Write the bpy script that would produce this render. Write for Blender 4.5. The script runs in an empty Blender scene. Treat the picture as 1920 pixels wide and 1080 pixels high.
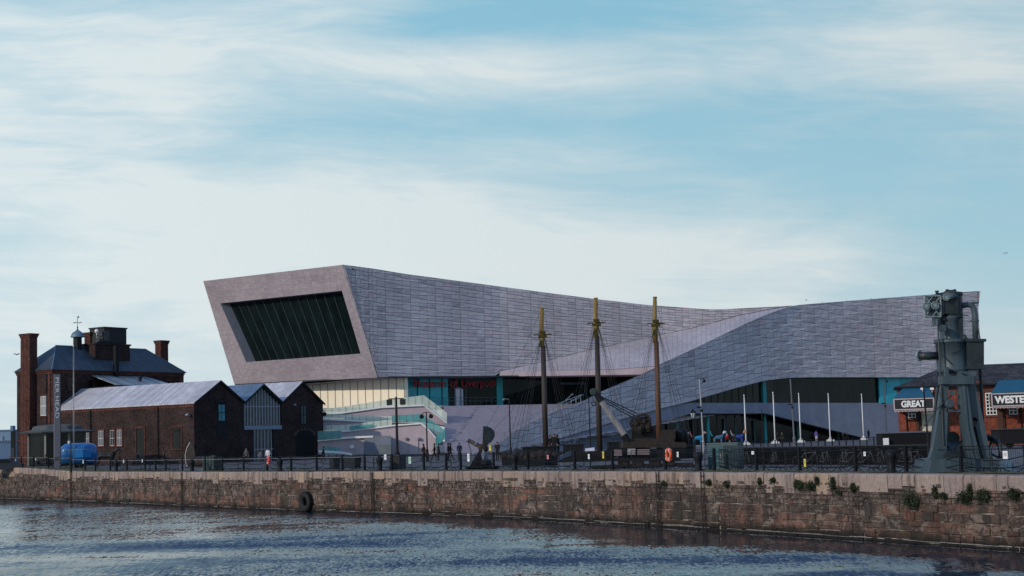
import bpy, bmesh, math, random
from mathutils import Vector, Matrix
R=random.Random(7)
sc=bpy.context.scene; COL=sc.collection
def rad(a): return math.radians(a)
# ------------------------------------------------------------------ camera
F=2900.0; EYE=2.0
PITCH=math.atan(282/F*math.cos(rad(1.7))); ROLL=rad(1.7)
_f=Vector((0,math.cos(PITCH),math.sin(PITCH))); _r0=Vector((1,0,0)); _u0=_r0.cross(_f)
_u=math.cos(ROLL)*_u0+math.sin(ROLL)*_r0; _r=math.cos(ROLL)*_r0-math.sin(ROLL)*_u0
CAM=Vector((0,0,EYE))
cd=bpy.data.cameras.new('camera'); cam=bpy.data.objects.new('camera',cd); COL.objects.link(cam)
cam.matrix_world=Matrix(((_r.x,_u.x,-_f.x,0),(_r.y,_u.y,-_f.y,0),(_r.z,_u.z,-_f.z,EYE),(0,0,0,1)))
cd.sensor_width=36; cd.lens=F/1920*36; cd.clip_start=.5; cd.clip_end=12000; sc.camera=cam
def ray(px,py): return _f+_r*((px-960)/F)+_u*((540-py)/F)
def P(px,py,Y):
    d=ray(px,py); return CAM+d*(Y/d.y)
def proj(v):
    d=v-CAM; k=d.dot(_f); return 960+F*d.dot(_r)/k, 540-F*d.dot(_u)/k
def GZ(px,py,z):
    d=ray(px,py); return CAM+d*((z-EYE)/d.z)
def B(px,Y,z=0.0):                       # point at height z, depth Y, that shows in column px
    X=0.0
    for _ in range(4):
        a=proj(Vector((X,Y,z)))[0]; X+=(px-a)*Y/F
    return Vector((X,Y,z))
def hor(px): return 822-.0297*(px-960)
def ZP(px,py,Y): return P(px,py,Y).z
def lerp(a,b,t): return a+(b-a)*t
def crv(pts):
    def f(x):
        if x<=pts[0][0]: return pts[0][1]
        for (a,b),(c,d) in zip(pts,pts[1:]):
            if x<=c: return b+(d-b)*(x-a)/(c-a)
        return pts[-1][1]
    return f
# ------------------------------------------------------------------ things
def tag(o,label=None,cat=None,group=None,kind=None):
    if label: o['label']=label
    if cat: o['category']=cat
    if group: o['group']=group
    if kind: o['kind']=kind
    return o
def empty(name,loc,rz=0,label=None,cat=None,group=None):
    o=bpy.data.objects.new(name,None); COL.objects.link(o); o.location=loc; o.rotation_euler=(0,0,rz); o.empty_display_size=.3
    return tag(o,label,cat,group)
def copy_tree(o,parent=None):
    c=o.copy(); COL.objects.link(c); c.parent=parent
    for ch in o.children: copy_tree(ch,c)
    return c
SPLIT={'pier_wall','upper_mullion','lower_mullion','glass_clip','loading_door','crossbeam','downpipe','deck_house','glazing_mullion','teal_panel','cream_wall_fin','mullion','window_band','pavilion_post','floodlight','boarded_door','pilaster','door_light','tie_rod','side_frame','bracket','sleeper','rail_bar','crank','jib_socket','window_trim'}
class MB:
    def __init__(s): s.v=[];s.f=[];s.m=[];s.uv={};s.rnd={};s.sm=False
    def add(s,vs,fs,m=0):
        b=len(s.v); s.v+= [Vector(x) for x in vs]
        for f in fs: s.f.append([b+i for i in f]); s.m.append(m)
        return s
    def quad(s,a,b,c,d,m=0): return s.add([a,b,c,d],[(0,1,2,3)],m)
    def hexa(s,p,m=0):                    # 8 points: bottom ring 0-3, top ring 4-7
        return s.add(p,[(3,2,1,0),(4,5,6,7),(0,1,5,4),(1,2,6,5),(2,3,7,6),(3,0,4,7)],m)
    def box(s,c,d,m=0,rz=0):
        c=Vector(c); x,y,z=d[0]/2,d[1]/2,d[2]/2; M=Matrix.Rotation(rz,3,'Z')
        return s.hexa([c+M@Vector(q) for q in ((-x,-y,-z),(x,-y,-z),(x,y,-z),(-x,y,-z),(-x,-y,z),(x,-y,z),(x,y,z),(-x,y,z))],m)
    def bx(s,x0,x1,y0,y1,z0,z1,m=0): return s.box(((x0+x1)/2,(y0+y1)/2,(z0+z1)/2),(x1-x0,y1-y0,z1-z0),m)
    def tube(s,pts,r,n=6,m=0,caps=True):
        pts=[Vector(p) for p in pts]; k=len(pts); rs=r if isinstance(r,(list,tuple)) else [r]*k
        b=len(s.v); up=None
        for i,p in enumerate(pts):
            t=(pts[min(i+1,k-1)]-pts[max(i-1,0)]).normalized()
            if up is None: up=Vector((0,0,1)) if abs(t.z)<.9 else Vector((1,0,0))
            a=t.cross(up).normalized(); c=a.cross(t).normalized(); up=c
            for j in range(n):
                q=2*math.pi*j/n; s.v.append(p+(a*math.cos(q)+c*math.sin(q))*rs[i])
        for i in range(k-1):
            for j in range(n):
                j2=(j+1)%n; s.f.append([b+i*n+j,b+(i+1)*n+j,b+(i+1)*n+j2,b+i*n+j2]); s.m.append(m)
        if caps:
            s.f.append([b+j for j in range(n)]); s.m.append(m)
            s.f.append([b+(k-1)*n+j for j in reversed(range(n))]); s.m.append(m)
        return s
    def lathe(s,c,prof,n=12,m=0,axis='Z'):    # profile (r,h)
        b=len(s.v); c=Vector(c)
        for r,h in prof:
            for j in range(n):
                q=2*math.pi*j/n; a,d=r*math.cos(q),r*math.sin(q)
                s.v.append(c+(Vector((a,d,h)) if axis=='Z' else Vector((a,h,d)) if axis=='Y' else Vector((h,a,d))))
        for i in range(len(prof)-1):
            for j in range(n):
                j2=(j+1)%n; s.f.append([b+i*n+j,b+i*n+j2,b+(i+1)*n+j2,b+(i+1)*n+j]); s.m.append(m)
        s.f.append([b+j for j in reversed(range(n))]); s.m.append(m)
        s.f.append([b+(len(prof)-1)*n+j for j in range(n)]); s.m.append(m)
        return s
    def prism(s,poly,off,m=0):               # planar polygon pushed by vector off
        poly=[Vector(p) for p in poly]; n=len(poly); off=Vector(off)
        fs=[list(range(n)),[n+i for i in reversed(range(n))]]+[[i,i+n,(i+1)%n+n,(i+1)%n] for i in range(n)]
        return s.add(poly+[p+off for p in poly],fs,m)
    def torus(s,c,R_,r,n=16,k=6,m=0,axis='Y'):
        b=len(s.v); c=Vector(c)
        for i in range(n):
            a=2*math.pi*i/n
            for j in range(k):
                q=2*math.pi*j/k; rr=R_+r*math.cos(q); h=r*math.sin(q); u,w=rr*math.cos(a),rr*math.sin(a)
                s.v.append(c+(Vector((u,w,h)) if axis=='Z' else Vector((u,h,w)) if axis=='Y' else Vector((h,u,w))))
        for i in range(n):
            for j in range(k):
                i2,j2=(i+1)%n,(j+1)%k; s.f.append([b+i*k+j,b+i2*k+j,b+i2*k+j2,b+i*k+j2]); s.m.append(m)
        return s
    def build(s,name,mats,parent=None,world=False,smooth=False,fix=True):
        if name in SPLIT and not s.uv and not s.rnd:
            r=list(range(len(s.v)))
            def find(a):
                while r[a]!=a: r[a]=r[r[a]]; a=r[a]
                return a
            for f in s.f:
                for i in f[1:]: r[find(i)]=find(f[0])
            gr={}
            for k,f in enumerate(s.f): gr.setdefault(find(f[0]),[]).append(k)
            if len(gr)>1:
                o=None
                for ks in gr.values():
                    q=MB(); mp={}
                    for k in ks:
                        for i in s.f[k]:
                            if i not in mp: mp[i]=len(q.v); q.v.append(s.v[i])
                        q.f.append([mp[i] for i in s.f[k]]); q.m.append(s.m[k])
                    o=q._build(name,mats,parent,world,smooth,fix)
                return o
        return s._build(name,mats,parent,world,smooth,fix)
    def _build(s,name,mats,parent=None,world=False,smooth=False,fix=True):
        me=bpy.data.meshes.new(name)
        off=parent.matrix_basis.inverted() if (world and parent is not None) else None
        if world and parent is not None and parent.parent is not None: off=off@parent.parent.matrix_basis.inverted()
        vs=[(off@v if off is not None else v) for v in s.v]
        me.from_pydata([tuple(v) for v in vs],[],s.f)
        if not isinstance(mats,(list,tuple)): mats=[mats]
        for m in mats: me.materials.append(m)
        me.polygons.foreach_set('material_index',s.m)
        if fix and not s.uv and not s.rnd:
            bm=bmesh.new(); bm.from_mesh(me); bmesh.ops.recalc_face_normals(bm,faces=bm.faces); bm.to_mesh(me); bm.free()
        uv=me.uv_layers.new(name='UVMap')
        for p in me.polygons:
            if p.index in s.uv:
                for li,q in zip(p.loop_indices,s.uv[p.index]): uv.data[li].uv=q
                continue
            n=p.normal
            if abs(n.z)>.97: t,b=Vector((1,0,0)),Vector((0,1,0))
            else:
                t=Vector((0,0,1)).cross(n).normalized(); b=n.cross(t)
            for li in p.loop_indices:
                c=me.vertices[me.loops[li].vertex_index].co; uv.data[li].uv=(c.dot(t),c.dot(b))
        if s.rnd:
            at=me.attributes.new('rnd','FLOAT','FACE')
            for i in range(len(me.polygons)): at.data[i].value=s.rnd.get(i,.5)
        if smooth: me.polygons.foreach_set('use_smooth',[True]*len(me.polygons))
        me.update()
        o=bpy.data.objects.new(name,me); COL.objects.link(o)
        if parent is not None: o.parent=parent
        return o
# ------------------------------------------------------------------ materials
def newmat(name):
    m=bpy.data.materials.new(name); m.use_nodes=True; nt=m.node_tree; bs=nt.nodes['Principled BSDF']; return m,nt,bs
class N:
    def __init__(s,nt): s.nt=nt
    def n(s,t,**k):
        x=s.nt.nodes.new(t)
        for a,b in k.items():
            if a.startswith('i_'): x.inputs[a[2:].replace('_',' ')].default_value=b
            else: setattr(x,a,b)
        return x
    def l(s,a,b): s.nt.links.new(a,b)
    def noise(s,vec,scale=5,detail=4,rough=.55,dist=0):
        x=s.n('ShaderNodeTexNoise'); x.inputs['Scale'].default_value=scale; x.inputs['Detail'].default_value=detail; x.inputs['Roughness'].default_value=rough; x.inputs['Distortion'].default_value=dist
        if vec is not None: s.l(vec,x.inputs['Vector'])
        return x.outputs['Fac']
    def math(s,op,a,b=None,clamp=False,c=None):
        x=s.n('ShaderNodeMath',operation=op,use_clamp=clamp)
        for i,q in enumerate((a,b,c)):
            if q is None: continue
            if isinstance(q,(int,float)): x.inputs[i].default_value=q
            else: s.l(q,x.inputs[i])
        return x.outputs[0]
    def mix(s,f,a,b,bt='MIX'):
        x=s.n('ShaderNodeMix',data_type='RGBA',blend_type=bt)
        for i,q in ((0,f),(6,a),(7,b)):
            if isinstance(q,(int,float)): x.inputs[i].default_value=q
            elif isinstance(q,tuple): x.inputs[i].default_value=(*q[:3],1)
            else: s.l(q,x.inputs[i])
        return x.outputs[2]
    def ramp(s,f,*st):
        x=s.n('ShaderNodeValToRGB'); s.l(f,x.inputs[0]); e=x.color_ramp.elements
        for i,(p,c) in enumerate(st):
            if i>=len(e): e.new(p)
            e[i].position=p; e[i].color=(*c,1) if isinstance(c,tuple) else (c,c,c,1)
        return x.outputs[0]
    def mapv(s,vec,sc=(1,1,1),loc=(0,0,0),rot=(0,0,0)):
        x=s.n('ShaderNodeMapping'); x.inputs['Scale'].default_value=sc; x.inputs['Location'].default_value=loc; x.inputs['Rotation'].default_value=rot; s.l(vec,x.inputs[0]); return x.outputs[0]
    def sep(s,v):
        x=s.n('ShaderNodeSeparateXYZ'); s.l(v,x.inputs[0]); return x.outputs
    def comb(s,a,b,c=0.0):
        x=s.n('ShaderNodeCombineXYZ')
        for i,q in enumerate((a,b,c)):
            if isinstance(q,(int,float)): x.inputs[i].default_value=q
            else: s.l(q,x.inputs[i])
        return x.outputs[0]
    def tc(s,w='Object'): return s.n('ShaderNodeTexCoord').outputs[w]
    def wpos(s): return s.n('ShaderNodeNewGeometry').outputs['Position']
    def bump(s,h,bs,strength=.5,dist=.05):
        x=s.n('ShaderNodeBump'); x.inputs['Strength'].default_value=strength; x.inputs['Distance'].default_value=dist; s.l(h,x.inputs['Height']); s.l(x.outputs[0],bs.inputs['Normal'])
def mul(c,k): return tuple(min(1,q*k) for q in c)
def mat(name,col,rough=.75,metal=0,var=.25,vs=1.5,bump=.2,bscale=12,spec=.4,streak=False,tint=None):
    m,nt,bs=newmat(name); g=N(nt); p=g.wpos()
    if streak: p2=g.mapv(p,(1,1,.12))
    else: p2=p
    f=g.noise(p2,vs,6,.65)
    f=g.math('MULTIPLY_ADD',f,2.2,True,-.6) if False else g.ramp(f,(.3,0.),(.7,1.))
    g.l(g.mix(f,mul(col,1-var),tint or mul(col,1+var)),bs.inputs['Base Color'])
    bs.inputs['Roughness'].default_value=rough; bs.inputs['Metallic'].default_value=metal; bs.inputs['Specular IOR Level'].default_value=spec
    if bump: g.bump(g.noise(p,bscale,4),bs,bump,.03)
    return m
def brickmat(name,c1,c2,mort,w=.46,h=.15,ms=.012,dirt=.6):
    m,nt,bs=newmat(name); g=N(nt); uv=g.tc('UV'); p=g.wpos()
    b=g.n('ShaderNodeTexBrick'); g.l(uv,b.inputs['Vector']); b.inputs['Scale'].default_value=1
    b.inputs['Brick Width'].default_value=w; b.inputs['Row Height'].default_value=h; b.inputs['Mortar Size'].default_value=ms; b.inputs['Bias'].default_value=0
    b.inputs['Color1'].default_value=(*c1,1); b.inputs['Color2'].default_value=(*c2,1); b.inputs['Mortar'].default_value=(*mort,1)
    n1=g.ramp(g.noise(p,.45,6,.7),(.35,dirt),(.65,1.)); n2=g.ramp(g.noise(p,3.2,6,.75),(.35,.35),(.65,1.))
    c=g.mix(1.,b.outputs['Color'],n1,'MULTIPLY'); c=g.mix(1.,c,n2,'MULTIPLY'); c=g.mix(1.,c,g.comb(1.75,1.75,1.75),'MULTIPLY')
    g.l(c,bs.inputs['Base Color']); bs.inputs['Roughness'].default_value=.9; bs.inputs['Specular IOR Level'].default_value=.2
    g.bump(b.outputs['Fac'],bs,-.4,.02)
    return m
def seammat(name,col,gap=.45,rough=.45,metal=.3,dark=.45):
    m,nt,bs=newmat(name); g=N(nt); u=g.sep(g.tc('UV'))[0]
    f=g.math('FRACT',g.math('DIVIDE',u,gap)); line=g.math('LESS_THAN',f,.16)
    pan=g.n('ShaderNodeTexWhiteNoise',noise_dimensions='1D'); g.l(g.math('FLOOR',g.math('DIVIDE',u,gap)),pan.inputs['W'])
    v=g.math('MULTIPLY_ADD',pan.outputs['Value'],.3,c=.85)
    c=g.mix(g.ramp(g.noise(g.wpos(),.8,5,.6),(.35,0.),(.65,1.)),mul(col,.8),mul(col,1.15)); c=g.mix(1.,c,g.comb(v,v,v),'MULTIPLY')
    g.l(g.mix(line,c,mul(col,dark)),bs.inputs['Base Color'])
    bs.inputs['Roughness'].default_value=rough; bs.inputs['Metallic'].default_value=metal; g.bump(line,bs,.6,.04)
    return m
def panelmat(name,lo,hi,joint,vj=.05,hj=.07,pink=None):
    m,nt,bs=newmat(name); g=N(nt); uv=g.sep(g.tc('UV')); p=g.wpos()
    a=g.n('ShaderNodeAttribute',attribute_name='rnd')
    j=g.math('MAXIMUM',g.math('LESS_THAN',uv[0],vj),g.math('LESS_THAN',uv[1],hj))
    c=g.ramp(a.outputs['Fac'],(0,lo),(.45,mul(lo,1.35)),(.8,hi),(1,pink or hi))
    c=g.mix(1.,c,g.ramp(g.noise(g.mapv(p,(1,1,2.5)),1.3,6,.7),(.3,.78),(.7,1.2)),'MULTIPLY')
    c=g.mix(1.,c,g.ramp(g.noise(p,.09,3,.6),(.35,.88),(.65,1.1)),'MULTIPLY')
    g.l(g.mix(j,c,joint),bs.inputs['Base Color']); bs.inputs['Roughness'].default_value=.62; bs.inputs['Specular IOR Level'].default_value=.35
    return m
def glassmat(name,col,rough=.08,alpha=1,spec=.3,var=.3):
    m,nt,bs=newmat(name); g=N(nt)
    f=g.ramp(g.noise(g.mapv(g.wpos(),(1,1,.3)),.8,3),(.35,0.),(.65,1.))
    g.l(g.mix(f,mul(col,1-var),mul(col,1+var)),bs.inputs['Base Color'])
    bs.inputs['Roughness'].default_value=rough; bs.inputs['Alpha'].default_value=alpha; bs.inputs['Specular IOR Level'].default_value=spec
    return m
BRICK_D=brickmat('weathered_dark_brick',(.048,.026,.023),(.028,.019,.018),(.04,.034,.032),dirt=.45)
BRICK_E=brickmat('red_dressing_brick',(.10,.037,.027),(.07,.028,.022),(.06,.04,.036))
BRICK_R=brickmat('bright_red_brick',(.21,.052,.03),(.15,.036,.024),(.12,.07,.05),dirt=.7)
SLATE=brickmat('slate',(.075,.072,.078),(.03,.03,.036),(.012,.012,.014),w=.5,h=.28,ms=.02,dirt=.45)
ROOF_S=seammat('silver_standing_seam',(.50,.49,.505),.5,.5,.05,.35)
ROOF_B=seammat('blue_grey_standing_seam',(.13,.19,.25),.6,.4,.3,.5)
ROOF_D=seammat('slate_blue_lead_roof',(.042,.06,.078),.65,.55,.1,.5)
PANEL=panelmat('grey_stone_panels',(.385,.35,.36),(.58,.53,.54),(.085,.075,.09),pink=(.58,.45,.47))
PANEL2=panelmat('pale_stone_paving',(.31,.285,.30),(.39,.36,.375),(.16,.15,.16),vj=.04,hj=.05)
FRAME=panelmat('pink_stone_frame',(.255,.225,.245),(.288,.256,.276),(.205,.18,.198),vj=.05,hj=.05)
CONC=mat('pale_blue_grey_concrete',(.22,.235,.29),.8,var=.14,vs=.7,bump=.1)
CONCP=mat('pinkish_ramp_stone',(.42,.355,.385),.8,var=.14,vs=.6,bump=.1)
CONCD=mat('shaded_blue_concrete',(.16,.18,.22),.8,var=.12,vs=.7,bump=.1)  # darker copy of the concrete, with recess shade put into its colour
WHITE=mat('white_paint',(.72,.73,.72),.5,var=.05,bump=0)
CREAMP=mat('cream_wall_panels',(.80,.74,.58),.55,var=.05,vs=.4,bump=0)
DARK=mat('black_ironwork',(.007,.009,.012),.6,var=.4,vs=4,bump=.1,spec=.2)
DARKR=mat('rusty_black_iron',(.012,.012,.012),.75,var=.5,vs=3,bump=.3,tint=(.032,.021,.016))
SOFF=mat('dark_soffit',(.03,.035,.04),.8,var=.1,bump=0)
GLASSD=glassmat('dark_green_glass',(.006,.012,.013),.03,spec=.12)
GLASSB=glassmat('brown_black_glass',(.008,.010,.010),.1,spec=.2,var=.6)
TEAL=glassmat('teal_glass',(.03,.40,.48),.2,spec=.3,var=.12)
TEALL=glassmat('light_teal_paint',(.03,.28,.30),.4,spec=.3,var=.15)
BAL=glassmat('balustrade_glass',(.66,.74,.62),.15,alpha=.55,spec=.4,var=.05)
BALT=glassmat('teal_balustrade_glass',(.06,.34,.34),.15,alpha=.6,spec=.4,var=.1)
STEEL=mat('galvanised_grey',(.28,.29,.31),.45,.4,var=.1,bump=0)
RED=mat('red_lettering',(.30,.015,.03),.5,var=.1,bump=0)
ENG=mat('grey_green_engine_paint',(.042,.072,.09),.5,.15,var=.35,vs=1.6,bump=.25,bscale=5,streak=True,tint=(.075,.11,.13))
ENGB=mat('pale_blue_engine_paint',(.10,.17,.23),.5,.1,var=.3,vs=2,bump=.2,streak=True)
ENGD=mat('dark_engine_iron',(.022,.032,.036),.5,.2,var=.4,vs=2,bump=.2)
ENGW=mat('pale_flange_metal',(.20,.26,.28),.5,.2,var=.3,vs=5,bump=.1)
WOODY=mat('yellow_mast_paint',(.20,.13,.03),.6,var=.35,vs=3,bump=.2,streak=True)
WOODB=mat('dark_mast_wood',(.035,.026,.02),.65,var=.35,vs=3,bump=.2,streak=True)
WOODR=mat('red_brown_mast_wood',(.09,.042,.022),.65,var=.35,vs=3,bump=.2,streak=True)
WOODG=mat('weathered_grey_timber',(.20,.20,.21),.75,var=.35,vs=4,bump=.3,streak=True)
ROPE=mat('tarred_rope',(.02,.02,.022),.8,var=.2,bump=0)
RUBBER=mat('black_rubber',(.012,.013,.014),.8,var=.3,bump=.3)
BLUE=mat('glossy_blue_paint',(.012,.10,.29),.25,var=.08,bump=0,spec=.6)
CANB=mat('blue_canopy_roof',(.004,.075,.12),.5,var=.2,vs=2,bump=.1)
BLACKP=mat('black_sign_paint',(.012,.012,.014),.4,var=.1,bump=0)
CREAM=mat('cream_joinery',(.5,.46,.38),.6,var=.1,bump=0)
ORANGE=mat('orange_plastic',(.55,.09,.02),.4,var=.08,bump=0)
REDB=mat('red_plastic',(.45,.02,.03),.4,var=.1,bump=0)
YELLOW=mat('yellow_notice',(.6,.5,.06),.5,var=.1,bump=0)
COPPER=mat('blue_grey_lead_dome',(.12,.19,.24),.45,.1,var=.2,bump=.1)
BIN=mat('black_bin_plastic',(.012,.018,.018),.5,var=.2,bump=0)
CABG=mat('dark_teal_cabinet',(.03,.065,.075),.4,var=.15,bump=0)
BRONZE=mat('dark_bronze',(.025,.024,.024),.45,.5,var=.4,bump=.2)
LAMPG=glassmat('lamp_glass',(.5,.55,.55),.2,spec=.5)
PAVE=None
def _ground():
    m,nt,bs=newmat('setts_and_paving'); g=N(nt); p=g.wpos()
    v=g.n('ShaderNodeTexVoronoi',feature='F1'); g.l(p,v.inputs['Vector']); v.inputs['Scale'].default_value=3.5
    c=g.mix(g.ramp(g.noise(p,.25,6,.6),(.35,0.),(.65,1.)),(.07,.068,.072),(.14,.135,.14))
    c=g.mix(1.,c,g.ramp(v.outputs['Distance'],(.2,1.15),(.6,.7)),'MULTIPLY')
    g.l(c,bs.inputs['Base Color']); bs.inputs['Roughness'].default_value=.85; g.bump(v.outputs['Distance'],bs,-.4,.03)
    return m
PAVE=_ground()
def _grass():
    m,nt,bs=newmat('mossy_grass'); g=N(nt); p=g.wpos()
    c=g.ramp(g.noise(p,2.2,6,.7),(.3,(.035,.04,.014)),(.55,(.075,.08,.028)),(.75,(.13,.11,.055)))
    g.l(c,bs.inputs['Base Color']); bs.inputs['Roughness'].default_value=.95; g.bump(g.noise(p,9,5),bs,.8,.06); return m
GRASS=_grass()
LEAF=mat('dark_ivy_leaves',(.013,.026,.011),.7,var=.5,vs=6,bump=0,tint=(.04,.06,.022))
LEAF2=mat('sprig_leaves',(.03,.05,.018),.7,var=.5,vs=6,bump=0,tint=(.05,.065,.026))
def _masonry(name,cope=False):
    m,nt,bs=newmat(name); g=N(nt); p=g.wpos(); z=g.sep(p)[2]
    a=g.n('ShaderNodeAttribute',attribute_name='rnd').outputs['Fac']
    big=g.noise(p,.22,5,.65); fine=g.noise(p,6,6,.75); med=g.noise(g.mapv(p,(1,1,1.4)),1.6,6,.7)
    if cope:
        c=g.ramp(a,(0,(.29,.225,.195)),(.4,(.34,.275,.235)),(.7,(.27,.22,.20)),(1,(.38,.29,.215)))
        c=g.mix(1.,c,g.ramp(fine,(.25,.72),(.75,1.22)),'MULTIPLY')
        st=g.noise(g.mapv(p,(1,1,.10)),2.6,5,.65)
        k=g.ramp(st,(.50,0.),(.66,.8)); c=g.mix(k,c,(.075,.06,.05))
        c=g.mix(g.ramp(big,(.5,0.),(.7,.35)),c,(.10,.085,.075))
    else:
        # rnd: 0-.33 rubble, .33-.66 dark ashlar, .66-1 red sandstone
        zone=g.math('ADD',z,g.math('MULTIPLY',g.math('SUBTRACT',big,.5),2.6))
        c=g.ramp(a,(0,(.105,.085,.078)),(.2,(.15,.125,.11)),(.33,(.12,.09,.082)),(.34,(.05,.043,.042)),(.5,(.085,.066,.056)),(.66,(.14,.082,.066)),(.67,(.15,.082,.062)),(.85,(.13,.085,.07)),(1,(.19,.085,.062)))
        c=g.mix(1.,c,g.comb(1.5,1.42,1.36),'MULTIPLY'); c=g.mix(1.,c,g.ramp(fine,(.25,.45),(.75,1.)),'MULTIPLY'); c=g.mix(1.,c,g.comb(1.5,1.5,1.5),'MULTIPLY')
        c=g.mix(1.,c,g.ramp(med,(.32,.45),(.68,1.)),'MULTIPLY'); c=g.mix(1.,c,g.comb(1.25,1.25,1.25),'MULTIPLY')
        c=g.mix(1.,c,g.ramp(big,(.38,.6),(.62,1.)),'MULTIPLY')
        st=g.noise(g.mapv(p,(1,1,.14)),1.1,6,.7)
        c=g.mix(g.ramp(st,(.42,0.),(.64,.85)),c,(.028,.027,.024))
        c=g.mix(g.ramp(g.noise(p,.5,4,.6),(.56,0.),(.70,.45)),c,(.07,.065,.028))
        # dark mossy film and crusted patches of irregular outline
        pn=g.noise(g.mapv(p,(1,1,1.8)),.9,9,.72,.6); c=g.mix(g.ramp(pn,(.50,0.),(.56,.75)),c,(.045,.040,.036))
        pm=g.noise(g.mapv(p,(1,1,1.5),loc=(9,4,2)),1.3,9,.74,.5); c=g.mix(g.ramp(pm,(.54,0.),(.60,.7)),c,(.24,.19,.155))
        cr=g.n('ShaderNodeTexVoronoi',feature='DISTANCE_TO_EDGE'); g.l(g.mapv(p,(1,1,1.5)),cr.inputs['Vector']); cr.inputs['Scale'].default_value=2.3; cr.inputs['Randomness'].default_value=1
        c=g.mix(g.math('MULTIPLY',g.math('LESS_THAN',cr.outputs['Distance'],.025),.55),c,(.02,.018,.016))
        # pale lime runs
        lr=g.noise(g.mapv(p,(1,1,.5)),1.9,8,.8); c=g.mix(g.math('MULTIPLY',g.ramp(lr,(.59,0.),(.64,.9)),g.ramp(g.noise(p,.16,3),(.42,0.),(.55,1.))),c,(.40,.36,.33))
        # wet, weed-dark tide band
        wz=g.math('ADD',z,g.math('MULTIPLY',g.math('SUBTRACT',g.noise(p,1.4,4),.5),.5))
        mr=g.n('ShaderNodeMapRange'); g.l(wz,mr.inputs[0]); mr.inputs[1].default_value=-2.72; mr.inputs[2].default_value=-2.35
        c=g.mix(mr.outputs[0],(.018,.016,.013),c)
    g.l(c,bs.inputs['Base Color']); bs.inputs['Roughness'].default_value=.92; bs.inputs['Specular IOR Level'].default_value=.2
    g.bump(g.math('ADD',fine,g.math('MULTIPLY',med,1.5)),bs,.9,.07)
    return m
WALLM=_masonry('dock_wall_masonry'); COPEM=_masonry('coping_stone',True)
def _mortar():
    m,nt,bs=newmat('lime_mortar'); g=N(nt); p=g.wpos(); z=g.sep(p)[2]
    c=g.mix(g.ramp(g.noise(p,1.1,5,.7),(.42,0.),(.62,1.)),(.05,.045,.042),(.27,.24,.21))
    mr=g.n('ShaderNodeMapRange'); g.l(z,mr.inputs[0]); mr.inputs[1].default_value=-.9; mr.inputs[2].default_value=-1.5
    c=g.mix(mr.outputs[0],(.035,.03,.03),c)
    g.l(c,bs.inputs['Base Color']); bs.inputs['Roughness'].default_value=.95; return m
MORT=_mortar()
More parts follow.
